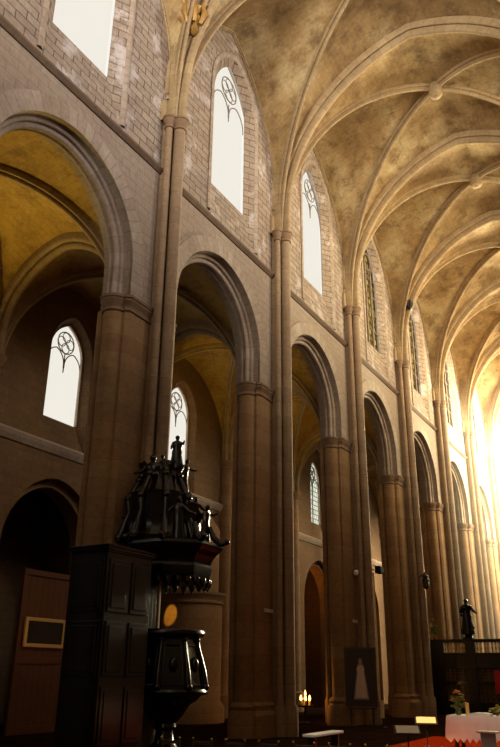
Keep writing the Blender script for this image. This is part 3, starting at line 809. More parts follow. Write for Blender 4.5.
pst(-1.02, 0, 5.3, 1.42, VF-.8, ((.2, .5), (.15, .62)), 0, True, 1.45)
pst(-.35, .1, 5.9, 1.3, VF+.2, ((.2, .5), (.15, .6)), 0, True, 1.4)
pst(-.95, -.2, 4.86, 1.3, VF-.6, ((.25, .55), (.25, .6)), 0, True, 1.2)
pst(.1, -.75, 4.86, 1.2, VF, ((.25, .55), (.25, .6)), 0, True)

# tall casing left of the pulpit
cas = empty('panelled_casing', (.75, 14.8, FL), 'tall plain black panelled casing standing left of the pulpit and hiding the pier foot', 'casing')
cx0, cx1, cy0, cy1, ct = .20, 1.35, 13.80, 15.52, 4.42
mb = MB(); mb.box(cx0, cx1, cy0, cy1, FL, ct-.16); mb.build('body', E_, cas, bevel=.015)
mb = MB()
for o, z0, z1 in ((.03, ct-.16, ct-.12), (.07, ct-.12, ct-.05), (.10, ct-.05, ct)): mb.box(cx0-o*.3, cx1+o, cy0-o, cy1+o, z0, z1)
mb.build('cornice', E_, cas, bevel=.01)
mb = MB(); mb.box(cx0-.01, cx1+.04, cy0-.04, cy1+.04, FL, FL+.3); mb.build('plinth', E_, cas, bevel=.01)
for z0, z1 in ((.1, 1.3), (1.5, 2.7), (2.9, 4.1)):
    for y0, y1 in ((13.88, 14.6), (14.72, 15.42)):
        mb = MB(); mb.box(cx1, cx1+.03, y0, y1, z0, z1); mb.box(cx1+.03, cx1+.05, y0+.1, y1-.1, z0+.1, z1-.1); mb.build('panel', E_, cas, bevel=.012)
    mb = MB(); mb.box(cx0+.08, cx1-.08, cy0-.03, cy0, z0, z1); mb.box(cx0+.16, cx1-.16, cy0-.05, cy0-.03, z0+.1, z1-.1); mb.build('panel', E_, cas, bevel=.012)

# ------------------------------------------------------------------ brown partition and framed board in the chapel arch
wp = empty('wooden_partition', (XA+.18, 21.2, FL), 'brown boarded partition filling the dark chapel arch at the lower left', 'partition')
mb = MB()
for j in range(9): mb.box(XA+.12, XA+.17, 19.85+.31*j, 19.85+.31*j+.305, FL, 5.0)
mb.build('boards', M['brownwood'], wp, bevel=.008)
mb = MB(); mb.box(XA+.17, XA+.23, 19.85, 22.6, 1.85, 2.05); mb.box(XA+.17, XA+.23, 19.85, 22.6, 4.85, 5.05); mb.box(XA+.17, XA+.23, 19.85, 22.6, FL, FL+.25); mb.build('rail', M['brownwood'], wp, bevel=.01)
mb = MB(); mb.box(XA+.15, XA+.27, 19.73, 19.9, FL, 5.05); mb.build('post', M['brownwood'], wp, bevel=.01)
mb = MB(); mb.box(XA+.15, XA+.27, 22.55, 22.72, FL, 5.05); mb.build('post', M['brownwood'], wp, bevel=.01)
fb = empty('framed_board', (XA+.24, 21.05, 2.9), 'blank black notice board in a pale gilt frame on the brown partition', 'notice board')
mb = MB(); mb.box(XA+.235, XA+.26, 20.15, 21.95, 2.5, 3.3); mb.build('board', M['blackpanel'], fb)
mb = MB()
for a in ((20.02, 22.08, 3.28, 3.40), (20.02, 22.08, 2.40, 2.52), (20.02, 20.16, 2.52, 3.28), (21.94, 22.08, 2.52, 3.28)): mb.box(XA+.235, XA+.30, *a)
mb.build('frame', M['giltframe'], fb, bevel=.012)

# squat stone pillar in the next chapel mouth, with a streak of light on it
pil = empty('stone_pillar', (-7.1, 29.9, FL), 'round stone pillar with ring capital behind the pulpit, streaked by golden light', 'pillar')
LX, LY = -7.1, 29.9
mb = MB(); mb.lathe(LX, LY, [(1.7, FL), (1.7, FL+.6), (1.55, FL+.8), (1.5, FL+.9), (1.5, 4.55)], 32); mb.build('shaft', M['pier'], pil, 40)
mb = MB(); mb.lathe(LX, LY, [(1.51, 4.5), (1.58, 4.54), (1.58, 4.62), (1.52, 4.68), (1.56, 4.8), (1.68, 4.92), (1.68, 5.02)], 32); mb.build('capital', M['cap'], pil, 40)
mb = MB(); mb.lathe(LX, LY, [(1.3, 5.02), (1.3, 8.0), (.9, 8.6), (.2, 8.8)], 32); mb.build('upper_shaft', M['pier'], pil, 40)

# ------------------------------------------------------------------ small fixtures on the piers and ribs
def boss(y, x, z, mat, s=1.0):
    mb = MB(); mb.lathe(x, y, [(.05*s, z-.55*s), (.16*s, z-.45*s), (.12*s, z-.3*s), (.26*s, z-.12*s), (.2*s, z+.02*s), (.3*s, z+.2*s), (.16*s, z+.36*s), (.06*s, z+.5*s)], 12); b = mb.build('rib_ornament', mat, co, 50)
    for j in range(7):
        t = 2*PI*j/7; mb = MB()
        mb.tube([(x+.2*s*math.cos(t), y+.2*s*math.sin(t), z-.3*s), (x+.34*s*math.cos(t), y+.34*s*math.sin(t), z-.02*s), (x+.28*s*math.cos(t), y+.28*s*math.sin(t), z+.22*s), (x+.4*s*math.cos(t), y+.4*s*math.sin(t), z+.3*s)], [.05*s, .09*s, .07*s, .03*s], 6)
        mb.build('leaf', mat, b, 60)
    return b
tag(boss(16.8, .85, 24.35, M['gilt'], 1.45), 'gilded carved leaf ornament')
tag(boss(33.45, 1.05, 25.9, M['iron'], .85), 'dark iron ornament')
tag(boss(41.75, .98, 23.7, M['iron'], .7), 'dark iron ornament')

sp = empty('loudspeaker', (.62, 34.2, 6.2), 'small black loudspeaker on the shaft right of the painting pier', 'loudspeaker')
mb = MB(); mb.box(.52, .80, 34.02, 34.5, 6.05, 6.38); mb.build('box', M['matblack'], sp, bevel=.03)
mb = MB(); mb.tube([(.38, 33.75, 6.2), (.6, 34.1, 6.2)], .03, 6); mb.build('bracket', M['iron'], sp)
mb = MB(); mb.box(.79, .815, 34.06, 34.46, 6.09, 6.34); mb.build('grille', M['matblack'], sp)
mb = MB(); mb.tube([(.50, 33.86, .2), (.50, 33.86, 3), (.50, 33.86, 6.05)], .05, 8)
mb.tube([(.50, 33.86, 3.5), (.42, 33.72, 3.5)], .03, 6)
tag(mb.build('pipe', M['wax'], None, 40), 'pale vertical pipe running down the shaft below the black loudspeaker', 'pipe')
def plaque(y, z, w, h, label):
    t = empty('plaque', (WX+.03, y, z), label, 'plaque')
    mb = MB(); mb.box(WX-.005, WX+.035, y-w/2, y+w/2, z-h/2, z+h/2); mb.build('plate', M['white'], t, bevel=.008)
    for q in (-.4, .4): mb = MB(); mb.ball((WX+.04, y+w*q, z), .02, 4); mb.build('screw', M['brass'], t)
plaque(33.1, 3.85, .62, .14, 'wide thin white plate on the pier above the painting')
plaque(24.75, 3.72, .75, .12, 'thin white plate on the pier right of the pulpit')
def sensor(x, y, z, label):
    t = empty('wall_spotlight', (x, y, z), label, 'spotlight')
    mb = MB(); mb.lathe(x, y, [(.04, z-.12), (.11, z-.1), (.13, z+.02), (.09, z+.12)], 12); mb.build('shade', M['white'], t, 40)
    mb = MB(); mb.box(WX, x, y-.02, y+.02, z+.08, z+.13); mb.build('arm', M['iron'], t)
sensor(WX+.14, 33.1, 6.0, 'small white spotlight high on the pier above the white plate')
sb = empty('wall_lantern', (.75, 41.4, 6.4), 'dim dark lantern fixed on the shaft of the pier left of the choir screen', 'lantern')
mb = MB(); mb.lathe(.75, 41.4, [(.05, 6.0), (.16, 6.1), (.20, 6.5), (.12, 6.62), (.22, 6.66), (.04, 6.85)], 10); mb.build('body', M['iron'], sb, 40)
mb = MB(); mb.tube([(.3, 41.7, 6.7), (.75, 41.4, 6.9), (.75, 41.4, 6.8)], .025, 6); mb.build('bracket', M['iron'], sb)

# ------------------------------------------------------------------ painting
pt = empty('painting', (.62, 31.4, FL), 'dim tall painting of a pale robed figure standing on an easel at the pier foot', 'painting')
d = Vector((12.4, -31.4, 0)).normalized(); sx = Vector((-d.y, d.x, 0))   # faces the nave
def pbox(mb, u0, u1, z0, z1, d0, d1):
    o = Vector((.62, 31.4, 0)); P = [o+sx*u+d*q+Vector((0, 0, z)) for u in (u0, u1) for q in (d0, d1) for z in (z0, z1)]
    n = len(mb.v); mb.v += [tuple(p) for p in P]
    for f_ in ((0,1,3,2),(4,6,7,5),(0,4,5,1),(2,3,7,6),(0,2,6,4),(1,5,7,3)): mb.f.append(tuple(n+i for i in f_)); mb.uv.append([(0, 0)]*4)
def canvas_mat():
    n = N('painted_canvas'); uv = n.n('ShaderNodeTexCoord').outputs['UV']; x, y, z = sep(n, uv)
    def blob(cx, cy, rx, ry):
        a = n.math('DIVIDE', n.math('SUBTRACT', x, cx), rx); b = n.math('DIVIDE', n.math('SUBTRACT', y, cy), ry)
        q = n.math('ADD', n.math('MULTIPLY', a, a), n.math('MULTIPLY', b, b))
        return n.math('MULTIPLY_ADD', q, -1.0, 1.0)
    ax = n.math('ABSOLUTE', n.math('SUBTRACT', x, .5))
    half = n.math('MULTIPLY_ADD', y, -.30, .33)
    robe = n.math('SUBTRACT', 1.0, n.math('DIVIDE', ax, half))
    robe = n.math('MINIMUM', robe, n.math('MULTIPLY', n.math('SUBTRACT', .74, y), 6.0)); robe = n.math('MINIMUM', robe, n.math('MULTIPLY', n.math('SUBTRACT', y, .07), 6.0))
    w = n.math('MAXIMUM', robe, blob(.5, .63, .155, .10)); hd = blob(.5, .775, .075, .075)
    nz = n.noise(n.pos(), 6, 4)
    bgc = n.mix(nz, (.025, .016, .012), (.05, .03, .02))
    rw = n.ramp(w, [(.0, (0, 0, 0)), (.35, (1, 1, 1))]); rh = n.ramp(hd, [(.0, (0, 0, 0)), (.3, (1, 1, 1))])
    col = n.mix(rw, bgc, n.mix(nz, (.55, .38, .28), (.85, .64, .48))); col = n.mix(rh, col, (.42, .24, .15))
    return n.bsdf(col, .55)
mb = MB(); o = Vector((.62, 31.4, 0)); q = [o+sx*-.56+d*.05+Vector((0, 0, .48)), o+sx*.56+d*.05+Vector((0, 0, .48)), o+sx*.56+d*.05+Vector((0, 0, 2.58)), o+sx*-.56+d*.05+Vector((0, 0, 2.58))]
pbox(mb, -.58, .58, .46, 2.60, 0, .045); mb.quad(*q, uv=[(0, 0), (1, 0), (1, 1), (0, 1)]); mb.build('canvas', canvas_mat(), pt)
mb = MB()
for a in ((-.66, .66, 2.56, 2.68), (-.66, .66, .38, .50), (-.66, -.55, .5, 2.56), (.55, .66, .5, 2.56)): pbox(mb, *a, -.02, .09)
mb.build('frame', M['chair'], pt, bevel=.015)
for u in (-.45, .45):
    mb = MB(); pbox(mb, u-.04, u+.04, FL, 2.3, -.10, -.03); mb.build('leg', M['chair'], pt)
mb = MB(); pbox(mb, -.6, .6, .28, .36, -.06, .12); mb.build('shelf', M['chair'], pt)

# ------------------------------------------------------------------ choir screen
YS = 44.5
cs = empty('choir_screen', (3, YS, FL), 'dark carved wooden choir screen with balustrade running across the nave', 'screen')
pxs = [.15+1.95*k for k in range(5)]
for j, x in enumerate(pxs):
    w = .45 if j == 0 else .28
    mb = MB(); mb.box(x-w, x+w, YS-.18, YS+.18, FL, 3.36); mb.box(x-w-.04, x+w+.04, YS-.22, YS+.22, FL, FL+.5); mb.box(x-w-.04, x+w+.04, YS-.22, YS+.22, 1.98, 2.1); mb.build('post', E_, cs, bevel=.015)
mb = MB(); L0, L1 = -.38, 8.3
mb.box(L0, L1, YS-.16, YS+.16, 3.34, 3.48); mb.box(L0, L1, YS-.2, YS+.2, 3.44, 3.52); mb.build('handrail', E_, cs, bevel=.015)
mb = MB(); mb.box(L0, L1, YS-.1, YS+.1, 2.02, 2.78); mb.box(L0, L1, YS-.2, YS+.2, 2.70, 2.80); mb.box(L0, L1, YS-.16, YS+.16, 2.0, 2.1); mb.build('frieze', E_, cs, bevel=.01)
mb = MB(); mb.box(L0, L1, YS-.12, YS+.12, FL, .25); mb.box(L0, L1, YS-.12, YS+.12, 1.15, 1.32); mb.build('rail', E_, cs, bevel=.01)
for j in range(4):
    xa, xb = pxs[j]+(.45 if j == 0 else .28), pxs[j+1]-.28
    for k in range(7):
        x = xa+(xb-xa)*(k+.5)/7
        mb = MB(); mb.lathe(x, YS, [(.045, 2.80), (.045, 2.86), (.025, 2.9), (.06, 3.02), (.03, 3.14), (.022, 3.2), (.045, 3.28), (.045, 3.35)], 8); mb.build('baluster', M['brass'], cs, 50)
    for z0, z1 in ((.25, 1.15), (1.32, 2.0)):
        mb = MB(); mb.box(xa, xb, YS+.06, YS+.1, z0, z1); mb.build('panel', M['chair'], cs)
        mb = MB(); n = 5
        for k in range(n+1):
            x = xa+(xb-xa)*k/n; mb.tube([(x, YS-.02, z0), (x, YS-.02, z1)], .02, 6)
        for k in range(n):
            xc = xa+(xb-xa)*(k+.5)/n; rr = (xb-xa)/n/2
            for zc in (z1-.16, z0+.18, (z0+z1)/2): mb.tube([(xc+rr*.85*math.cos(2*PI*i/12), YS-.02, zc+rr*.85*math.sin(2*PI*i/12)) for i in range(13)], .014, 5)
        mb.build('grille', M['dullgilt'], cs, 50)
st = empty('statue', (1.95, 45, 3.52), 'black bronze statue standing above the choir balustrade', 'statue')
mb = MB(); mb.box(1.68, 2.22, 44.66, 45.2, 3.53, 3.62); mb.lathe(1.95, 44.9, [(.26, 3.62), (.2, 3.7), (.24, 3.8)], 12); mb.build('pedestal', M['bronze'], st, 40)
figure(MB(), (1.95, 44.9, 3.8), 1.95, R_(-65), .02, ((.12, .62), (.16, .58)), 1.15).build('figure', M['bronze'], st, 60)
mb = MB()
for j in range(9):
    a = R_(-65)+PI*.2+2*PI*j/9
    mb.ball((1.95+.30*math.cos(a), 44.9+.24*math.sin(a), 4.0+.17*j), .10, 5)
mb.build('drapery', M['bronze'], st, 60)

def bouquet(name, x, y, z, h, w, label, cols, cat='flowers', n=16, vase='brass', seed=1):
    rnd = random.Random(seed); t = empty(name, (x, y, z), label, cat)
    vh = h*.3
    mb = MB(); mb.lathe(x, y, [(w*.14, z), (w*.22, z+vh*.3), (w*.16, z+vh*.7), (w*.24, z+vh)], 12); mb.build('vase', M[vase], t, 50)
    mb = MB()
    for j in range(26):
        a = rnd.uniform(0, 2*PI); r = rnd.uniform(.15, .55)*w; zz = z+vh+rnd.uniform(.0, .55)*h
        p = (x+r*math.cos(a), y+r*math.sin(a), zz); mb.tube([(x, y, z+vh*.8), ((x+p[0])/2, (y+p[1])/2, zz*.6+(z+vh)*.4+.02), p], [.006, .02, .004], 5)
        mb.ball(p, .07*w+.01, 4, (1.3, .5, .8))
    mb.build('foliage', M['leaf'], t, 60)
    for j in range(n):
        a = rnd.uniform(0, 2*PI); q = rnd.random(); r = (1-q)*.5*w+.03; zz = z+vh+.12*h+q*.58*h
        c = (x+r*math.cos(a), y+r*math.sin(a), zz); mb = MB(); s = w*.085
        for k in range(6):
            b = 2*PI*k/6; mb.ball((c[0]+s*.8*math.cos(b), c[1]+s*.8*math.sin(b), c[2]+s*.2), s*.55, 4, (1, 1, .6))
        mb.ball(c, s*.6, 4); mb.build('bloom', M[cols[j % len(cols)]], t, 60)
    return t
bouquet('flower_vase', .02, 44.75, 3.52, 1.15, .62, 'golden flower vase on the left end of the choir screen', ['flower_y', 'flower_r'], n=12, seed=3)
hb = MB(); rows = [[(3.30+.12*j, YS-.30+.03*math.sin(j*2.2), z) for j in range(6)] for z in (1.9, 1.4, .7)]
rows2 = [[(p[0], p[1]+.02, p[2]) for p in r_] for r_ in rows]; hb.grid(rows); hb.grid(rows2); hb.grid([rows[0], rows2[0]]); hb.grid([rows[-1], rows2[-1]])
tag(hb.build('hanging_cloth', M['redcloth'], None, 60), 'red cloth hanging on the choir screen at the right edge', 'cloth')

# ------------------------------------------------------------------ altar on its red platform
mb = MB(); mb.box(5.0, 12.0, 19.2, 26.5, FL, FL+.15); pf = mb.build('platform', M['red'], None, bevel=.02)
tag(pf, 'low red carpeted platform under the white altar', 'platform')
AZ = FL+.15; AT = .60
al = empty('altar_table', (8.2, 22.5, AZ), 'altar table under a white cloth in front of the choir screen', 'altar')
mb = MB(); mb.box(6.8, 9.6, 22.05, 23.0, AT-.07, AT-.015); mb.build('table_top', M['chair'], al, bevel=.01)
for x in (6.95, 9.45):
    for y in (22.18, 22.85):
        mb = MB(); mb.lathe(x, y, [(.06, AZ), (.06, AZ+.1), (.04, AZ+.2), (.055, AZ+.5), (.05, AT-.07)], 10); mb.build('leg', M['chair'], al, 50)
cl = MB(); nx = 34; per = []
ring = [(6.78+2.84*j/nx, 22.03) for j in range(nx)]+[(9.62, 22.03+.99*j/10) for j in range(10)]+[(9.62-2.84*j/nx, 23.02) for j in range(nx)]+[(6.78, 23.02-.99*j/10) for j in range(10)]
cxm, cym = 8.2, 22.52
def crow(z, o, wv, hem=0.0): return [(x+(x-cxm)/abs(x-cxm+1e-9)*0+ (o+wv*math.sin(j*1.9))*(1 if x > 9.6 else -1 if x < 6.8 else 0), y+(o+wv*math.sin(j*1.9))*(1 if y > 23 else -1 if y < 22.05 else 0), z-(hem if j % 2 else 0)) for j, (x, y) in enumerate(ring)]
rows = [crow(AT, 0, 0), crow(AT-.03, .02, 0), crow(AT-.2, .04, .012), crow(AT-.4, .06, .02), crow(AT-.55, .07, .025, .11)]
cl.grid(rows, True); cl.cap(rows[0])
clo = tag(cl.build('altar_cloth', M['whitecloth'], None, 50), 'white cloth with pointed hem draped over the altar table', 'cloth')
bouquet('flower_arrangement', 7.02, 22.35, AT, .62, .42, 'tall yellow and orange flowers at the left end of the altar', ['flower_y', 'flower_r', 'flower_y'], n=16, vase='leaf', seed=5)
bouquet('flower_arrangement', 8.05, 22.6, AT, .26, .40, 'low yellow flowers in the middle of the altar', ['flower_y'], n=12, vase='leaf', seed=9)
c = empty('candle', (7.31, 22.2, AT), 'short yellow candle beside the tall altar flowers', 'candle')
mb = MB(); mb.lathe(7.31, 22.2, [(.06, AT), (.06, AT+.02), (.05, AT+.03), (.05, AT+.3), (.04, AT+.31)], 12); mb.build('wax_body', M['wax'], c, 40)
mb = MB(); mb.tube([(7.31, 22.2, AT+.3), (7.31, 22.2, AT+.34)], .006, 5); mb.build('wick', M['blackpanel'], c)
def book(x0, x1, y0, y1, label):
    t = empty('open_book', ((x0+x1)/2, (y0+y1)/2, AT), label, 'book'); xm = (x0+x1)/2
    for a, b, s in ((x0, xm, 1), (xm, x1, -1)):
        rows = [[(a+(b-a)*j/6, y, AT+.03+.05*math.sin(PI*(j/6 if s > 0 else 1-j/6)*.5+.4)) for j in range(7)] for y in (y0, y1)]
        low = [[(p[0], p[1], AT) for p in r_] for r_ in rows]; mb = MB(); mb.grid(rows); mb.grid(low); mb.grid([rows[0], low[0]]); mb.grid([rows[1], low[1]]); mb.quad(rows[0][0], rows[1][0], low[1][0], low[0][0]); mb.quad(rows[0][-1], rows[1][-1], low[1][-1], low[0][-1])
        mb.build('page_block', M['white'], t)
book(7.36, 7.92, 22.12, 22.5, 'white open book lying flat left of the middle of the altar')
book(8.14, 8.6, 22.12, 22.5, 'white open book lying on the altar at the right edge')

# clear lectern before the altar
ls = empty('lectern', (8.33, 19.9, AZ), 'small grey see-through lectern before the altar front', 'lectern')
mb = MB(); mb.box(8.12, 8.56, 19.75, 20.05, AZ, AZ+.04); mb.build('foot', M['greyclear'], ls, bevel=.01)
mb = MB(); mb.box(8.16, 8.52, 19.86, 19.90, AZ+.04, .34); mb.build('panel', M['greyclear'], ls, bevel=.01)
mb = MB(); mb.box(8.10, 8.58, 19.72, 20.06, .34, .38); mb.build('top', M['white'], ls, bevel=.01)

# pale topped bench and two music stands
be = empty('bench', (4.95, 18.6, FL), 'low bench with a bright white top on the dark floor left of the platform', 'bench')
mb = MB(); mb.box(4.66, 4.97, 17.3, 19.05, .24, .30); bt = mb.build('top', M['white'], be, bevel=.01)
for y in (17.5, 18.85):
    mb = MB(); mb.box(4.72, 4.91, y-.04, y+.04, FL, .24); mb.build('leg', M['chair'], be)
mb = MB(); mb.box(4.79, 4.85, 17.5, 18.85, -.1, -.02); mb.build('stretcher', M['chair'], be)
def music_stand(x, y, z, yaw_, label, fl=FL):
    t = empty('music_stand', (x, y, fl), label, 'music stand')
    c_, s_ = math.cos(yaw_), math.sin(yaw_)
    def W(a, b, zz): return (x+a*c_-b*s_, y+a*s_+b*c_, zz)
    mb = MB(); mb.tube([(x, y, fl+.05), (x, y, z-.05)], .015, 8); mb.build('pole', M['iron'], t)
    for j in range(3):
        a = 2*PI*j/3; mb = MB(); mb.tube([(x, y, fl+.22), (x+.25*math.cos(a), y+.25*math.sin(a), fl+.01)], .011, 6); mb.build('leg', M['iron'], t)
    mb = MB(); A = [W(-.28, -.13, z-.05), W(.28, -.13, z-.05), W(.28, .16, z+.10), W(-.28, .16, z+.10)]; B = [(p[0], p[1], p[2]-.02) for p in A]
    mb.poly(A); mb.poly(B)
    for i in range(4): mb.quad(A[i], A[(i+1) % 4], B[(i+1) % 4], B[i])
    mb.build('desk', M['iron'], t)
    mb = MB(); A = [W(-.24, -.11, z-.03), W(.24, -.11, z-.03), W(.24, .13, z+.095), W(-.24, .13, z+.095)]; B = [(p[0], p[1], p[2]-.006) for p in A]
    mb.poly(A); mb.poly(B)
    for i in range(4): mb.quad(A[i], A[(i+1) % 4], B[(i+1) % 4], B[i])
    mb.build('sheet', M['white'], t)
music_stand(7.35, 16.9, .50, R_(25), 'music stand with white sheet on the floor left of the red platform')
music_stand(6.72, 20.3, .52, R_(20), 'music stand with white sheet standing on the red platform', AZ)

# candle stand with burning lights in the aisle, paschal candle
vs_ = empty('votive_stand', (-2.3, 32.1, FL), 'iron votive stand with glowing candles in the aisle behind the third arch', 'candle stand')
mb = MB(); mb.tube([(-2.3, 32.1, FL), (-2.3, 32.1, .3)], .04, 8); mb.build('pole', M['iron'], vs_)
mb = MB(); mb.lathe(-2.3, 32.1, [(.3, FL), (.3, FL+.04), (.05, FL+.1)], 14); mb.build('base', M['iron'], vs_, 40)
mb = MB(); mb.lathe(-2.3, 32.1, [(.04, .24), (.34, .28), (.36, .34), (.33, .34), (.30, .30)], 18); mb.build('tray', M['iron'], vs_, 40)
for j in range(7):
    a = 2*PI*j/6; r_ = .22 if j < 6 else 0; hh = .22 if j < 6 else .42
    x, y = -2.3+r_*math.cos(a), 32.1+r_*math.sin(a)
    mb = MB(); mb.lathe(x, y, [(.045, .31), (.045, .31+hh)], 8); q = mb.build('candle', M['wax'], vs_)
    mb = MB(); mb.lathe(x, y, [(.02, .31+hh), (.045, .37+hh), (.03, .45+hh), (.003, .53+hh)], 8); q2 = mb.build('flame', M['flame'], q, 60)
pc = empty('floor_candle', (1.15, 31.95, FL), 'yellow candle on a dark floor stand right of the painting', 'candle')
mb = MB(); mb.lathe(1.45, 31.6, [(.16, FL), (.16, FL+.03), (.03, FL+.08), (.03, FL+.3), (.09, FL+.34), (.09, FL+.37)], 12); mb.build('stand', M['iron'], pc, 40)
mb = MB(); mb.lathe(1.45, 31.6, [(.05, FL+.37), (.05, .62), (.03, .64)], 10); mb.build('wax_body', M['wax'], pc, 40)

# ------------------------------------------------------------------ row of church chairs at the bottom edge
def chair(x, y, rz, label):
    t = empty('church_chair', (0, 0, 0), label, 'chair', 'church chairs in the front row'); W_ = M['chair']
    mb = MB(); mb.box(-.20, .20, -.20, .20, .42, .455); mb.build('seat', M['straw'], t, bevel=.012)
    for sx_ in (-1, 1):
        mb = MB(); mb.tube([(sx_*.19, .19, 0), (sx_*.19, .19, .43)], .02, 8); mb.build('leg', W_, t)
        mb = MB(); mb.tube([(sx_*.19, -.19, 0), (sx_*.19, -.19, .45), (sx_*.185, -.25, .88)], .02, 8); lg = mb.build('leg', W_, t)
        mb = MB(); mb.ball((sx_*.185, -.252, .90), .024, 5); mb.build('knob', M['brass'], lg)
    for z in (.56, .70, .83):
        yb = -.19-.06*(z-.45)/.43
        mb = MB(); mb.box(-.185, .185, yb-.012, yb+.012, z-.03, z+.03); mb.build('back_slat', W_, t, bevel=.008)
    for z in (.15, .26):
        mb = MB(); mb.tube([(-.19, .19, z), (.19, .19, z)], .012, 6); mb.tube([(-.19, -.19, z), (-.19, .19, z)], .012, 6); mb.tube([(.19, -.19, z), (.19, .19, z)], .012, 6); mb.build('stretcher', W_, t)
    return t
ch0 = chair(0, 0, 0, '')
CHX = [4.3+.62*j for j in range(9)]
NTH = ['leftmost', 'second from the left', 'third from the left', 'fourth from the left', 'middle', 'fourth from the right', 'third from the right', 'second from the right', 'rightmost']
for j, x in enumerate(CHX):
    o = ch0 if j == 0 else copy_tree(ch0)
    o.location = (x, 12.65+.12*j, FL); o.rotation_euler = (0, 0, R_(8)); o['label'] = 'dark wooden church chair, %s of the row' % NTH[j]


# ------------------------------------------------------------------ light
def area(name, loc, rot, sx, sy, rad, col, spread=180):
    l = bpy.data.lights.new(name, 'AREA'); l.shape = 'RECTANGLE'; l.size = sx; l.size_y = sy
    l.energy = rad*PI*sx*sy; l.color = col; l.spread = R_(spread)
    o = bpy.data.objects.new(name, l); C.objects.link(o); o.location = loc; o.rotation_euler = rot; return o
FX = (0, R_(-90), 0)      # faces +X
FNX = (0, R_(87), 0)      # faces -X, a little down
COOL = (.97, .93, 1.0); WARM = (1, .83, .55)
RAD = [6, 7, 11, 17, 18, 20, 60, 200, 300]
for i in range(0, 9):
    yc = BC[i]; f = min(max((i-.9)/2.2, 0), 1)
    col = tuple(COOL[j]*(1-f)+WARM[j]*f for j in range(3))
    area('daylight_right_clerestory', (NW-WX+1.25, yc, 23.5), FNX if i < 6 else (0, R_(66), 0), 7.4, 3.4, RAD[i], col, 96)
for i in range(1, 8):
    area('daylight_left_clerestory', (WX-1.3, BC[i]+DWS[i], 23.5), FX, 7.4, 3.4, 1.0 if i < 4 else 1.0, (.93, .90, .82))
for i in range(0, 8):
    area('daylight_aisle_window', (XA-1.0, BC[i], 13.3), FX, 4.6, 2.1, 1.7 if i < 4 else 1.6, (1, .95, .90))
for xc in (2.9, 6.7, 10.5):
    area('daylight_choir_window', (xc, 75.9, 17.0), (R_(-95), 0, 0), 3.4, 14, 22, (1, .84, .5), 60)
area('west_fill_light', (6.7, -9.6, 19.5), (R_(117), 0, 0), 7.4, 13.0, 10, (1, .92, .82), 80)  # added unseen light, tilted up to brighten ribs and vault
def spot(name, loc, target, energy, col, ang, blend=.5, size=.1):
    l = bpy.data.lights.new(name, 'SPOT'); l.energy = energy; l.color = col; l.spot_size = R_(ang); l.spot_blend = blend; l.shadow_soft_size = size
    o = bpy.data.objects.new(name, l); C.objects.link(o); o.location = loc
    o.rotation_euler = (Vector(target)-Vector(loc)).to_track_quat('-Z', 'Y').to_euler(); return o
def point(name, loc, energy, col, size=.1):
    l = bpy.data.lights.new(name, 'POINT'); l.energy = energy; l.color = col; l.shadow_soft_size = size
    o = bpy.data.objects.new(name, l); C.objects.link(o); o.location = loc; return o
GOLD = (1, .62, .12)
spot('aisle_vault_fill', (-6.9, 15.2, 8.5), (-4.4, 11.8, 17.0), 1900, (1, .70, .16), 90, .8, .3)  # added warm fill for the first aisle vault, no fixture there
spot('aisle_vault_fill', (-3.0, 26.2, 11.0), (-6.0, 31.0, 16.5), 480, (1, .66, .15), 80, .8, .3)  # added warm fill, brightens the next aisle vault
spot('aisle_vault_fill', (-3.0, 34.6, 11.0), (-5.5, 38.5, 16.5), 450, (1, .60, .14), 80, .8, .3)  # added warm fill one bay further on
point('chapel_lamp', (-8.9, 46.5, 6.8), 45, (1, .40, .10))
spot('pillar_sunstreak_spot', (-5.6, 23.6, 8.2), (-7.15, 28.42, 4.0), 2600, (1, .55, .08), 6.5, .4, .02)  # narrow spot added in place of a streak of sunlight
point('candle_glow', (-2.3, 32.1, 1.1), 40, (1, .45, .10))
spot('platform_spotlight', (8.5, 14.0, 9.0), (6.9, 20.8, -.2), 9000, (1, .50, .14), 11, .7, .1)
spot('bench_fill_spot', (8.0, 12.0, 10.0), (4.8, 18.2, .3), 1500, (1, .88, .7), 10, .6, .1)  # added spot that only brightens the white bench top
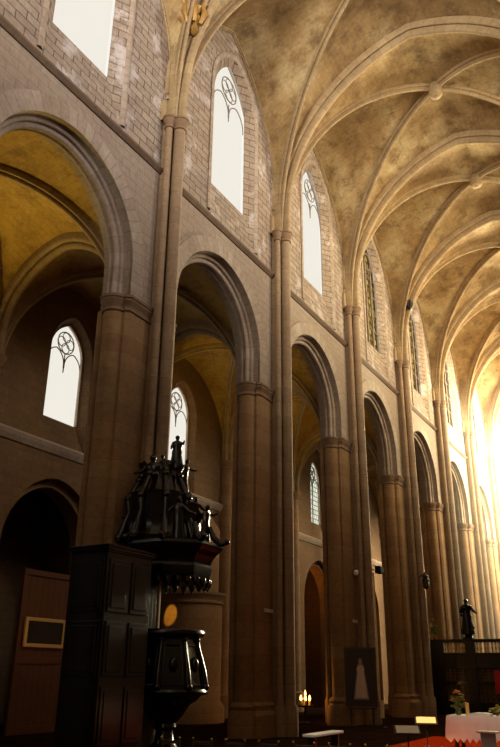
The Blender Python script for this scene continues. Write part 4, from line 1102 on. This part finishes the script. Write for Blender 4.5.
spot('altar_fill_spot', (9.5, 15.0, 9.0), (8.2, 22.2, .5), 1100, (1, .80, .62), 20, .8, .1)  # added fill so the altar top reads brighter, no fixture
spot('partition_fill_spot', (-5.6, 19.6, 2.2), (XA, 21.2, 3.0), 9, (1, .45, .12), 90, .9, .1)  # added faint warm fill on the boards, no lamp stands here

w = bpy.data.worlds.new('World'); bpy.context.scene.world = w; w.use_nodes = True
bg = w.node_tree.nodes['Background']; bg.inputs[0].default_value = (.94, .91, .83, 1); bg.inputs[1].default_value = 1.0

# sunlit dust in the far bays
hz = MB(); hz.box(.9, NW-.9, 46, 75, FL, 19.7); 
def haze_mat():
    n = N('sunlit_haze'); v = n.n('ShaderNodeVolumeScatter'); v.inputs['Density'].default_value = HZD; v.inputs['Anisotropy'].default_value = .3
    v.inputs['Color'].default_value = (1, .9, .7, 1); n.l(v.outputs[0], n.out.inputs['Volume']); return n.m
HZD = .015
tag(hz.build('haze', haze_mat()), 'warm sunlit haze filling the far end of the nave', 'haze', None, 'stuff')

# ------------------------------------------------------------------ camera
cam = bpy.data.cameras.new('Camera'); co_ = bpy.data.objects.new('Camera', cam); C.objects.link(co_)
yaw, pitch, roll, F = R_(29.652), R_(22.152), R_(0.599), 737.296
f = Vector((-math.sin(yaw)*math.cos(pitch), math.cos(yaw)*math.cos(pitch), math.sin(pitch)))
r = Vector((math.cos(yaw), math.sin(yaw), 0)); u = r.cross(f)
r2 = r*math.cos(roll)+u*math.sin(roll); u2 = u*math.cos(roll)-r*math.sin(roll)
m = Matrix((r2, u2, -f)).transposed().to_4x4(); m.translation = (13, 0, 1.6)
co_.matrix_world = m
cam.sensor_fit = 'VERTICAL'; cam.sensor_height = 36; cam.lens = F/747*36; cam.clip_end = 300
sc = bpy.context.scene; sc.camera = co_
vs = sc.view_settings; vs.view_transform = 'Standard'; vs.look = 'None'; vs.gamma = 1; vs.exposure = 0
sc.cycles.use_denoising = True; sc.cycles.max_bounces = 8; sc.cycles.diffuse_bounces = 5; sc.cycles.transparent_max_bounces = 12
sc.cycles.sample_clamp_indirect = 4
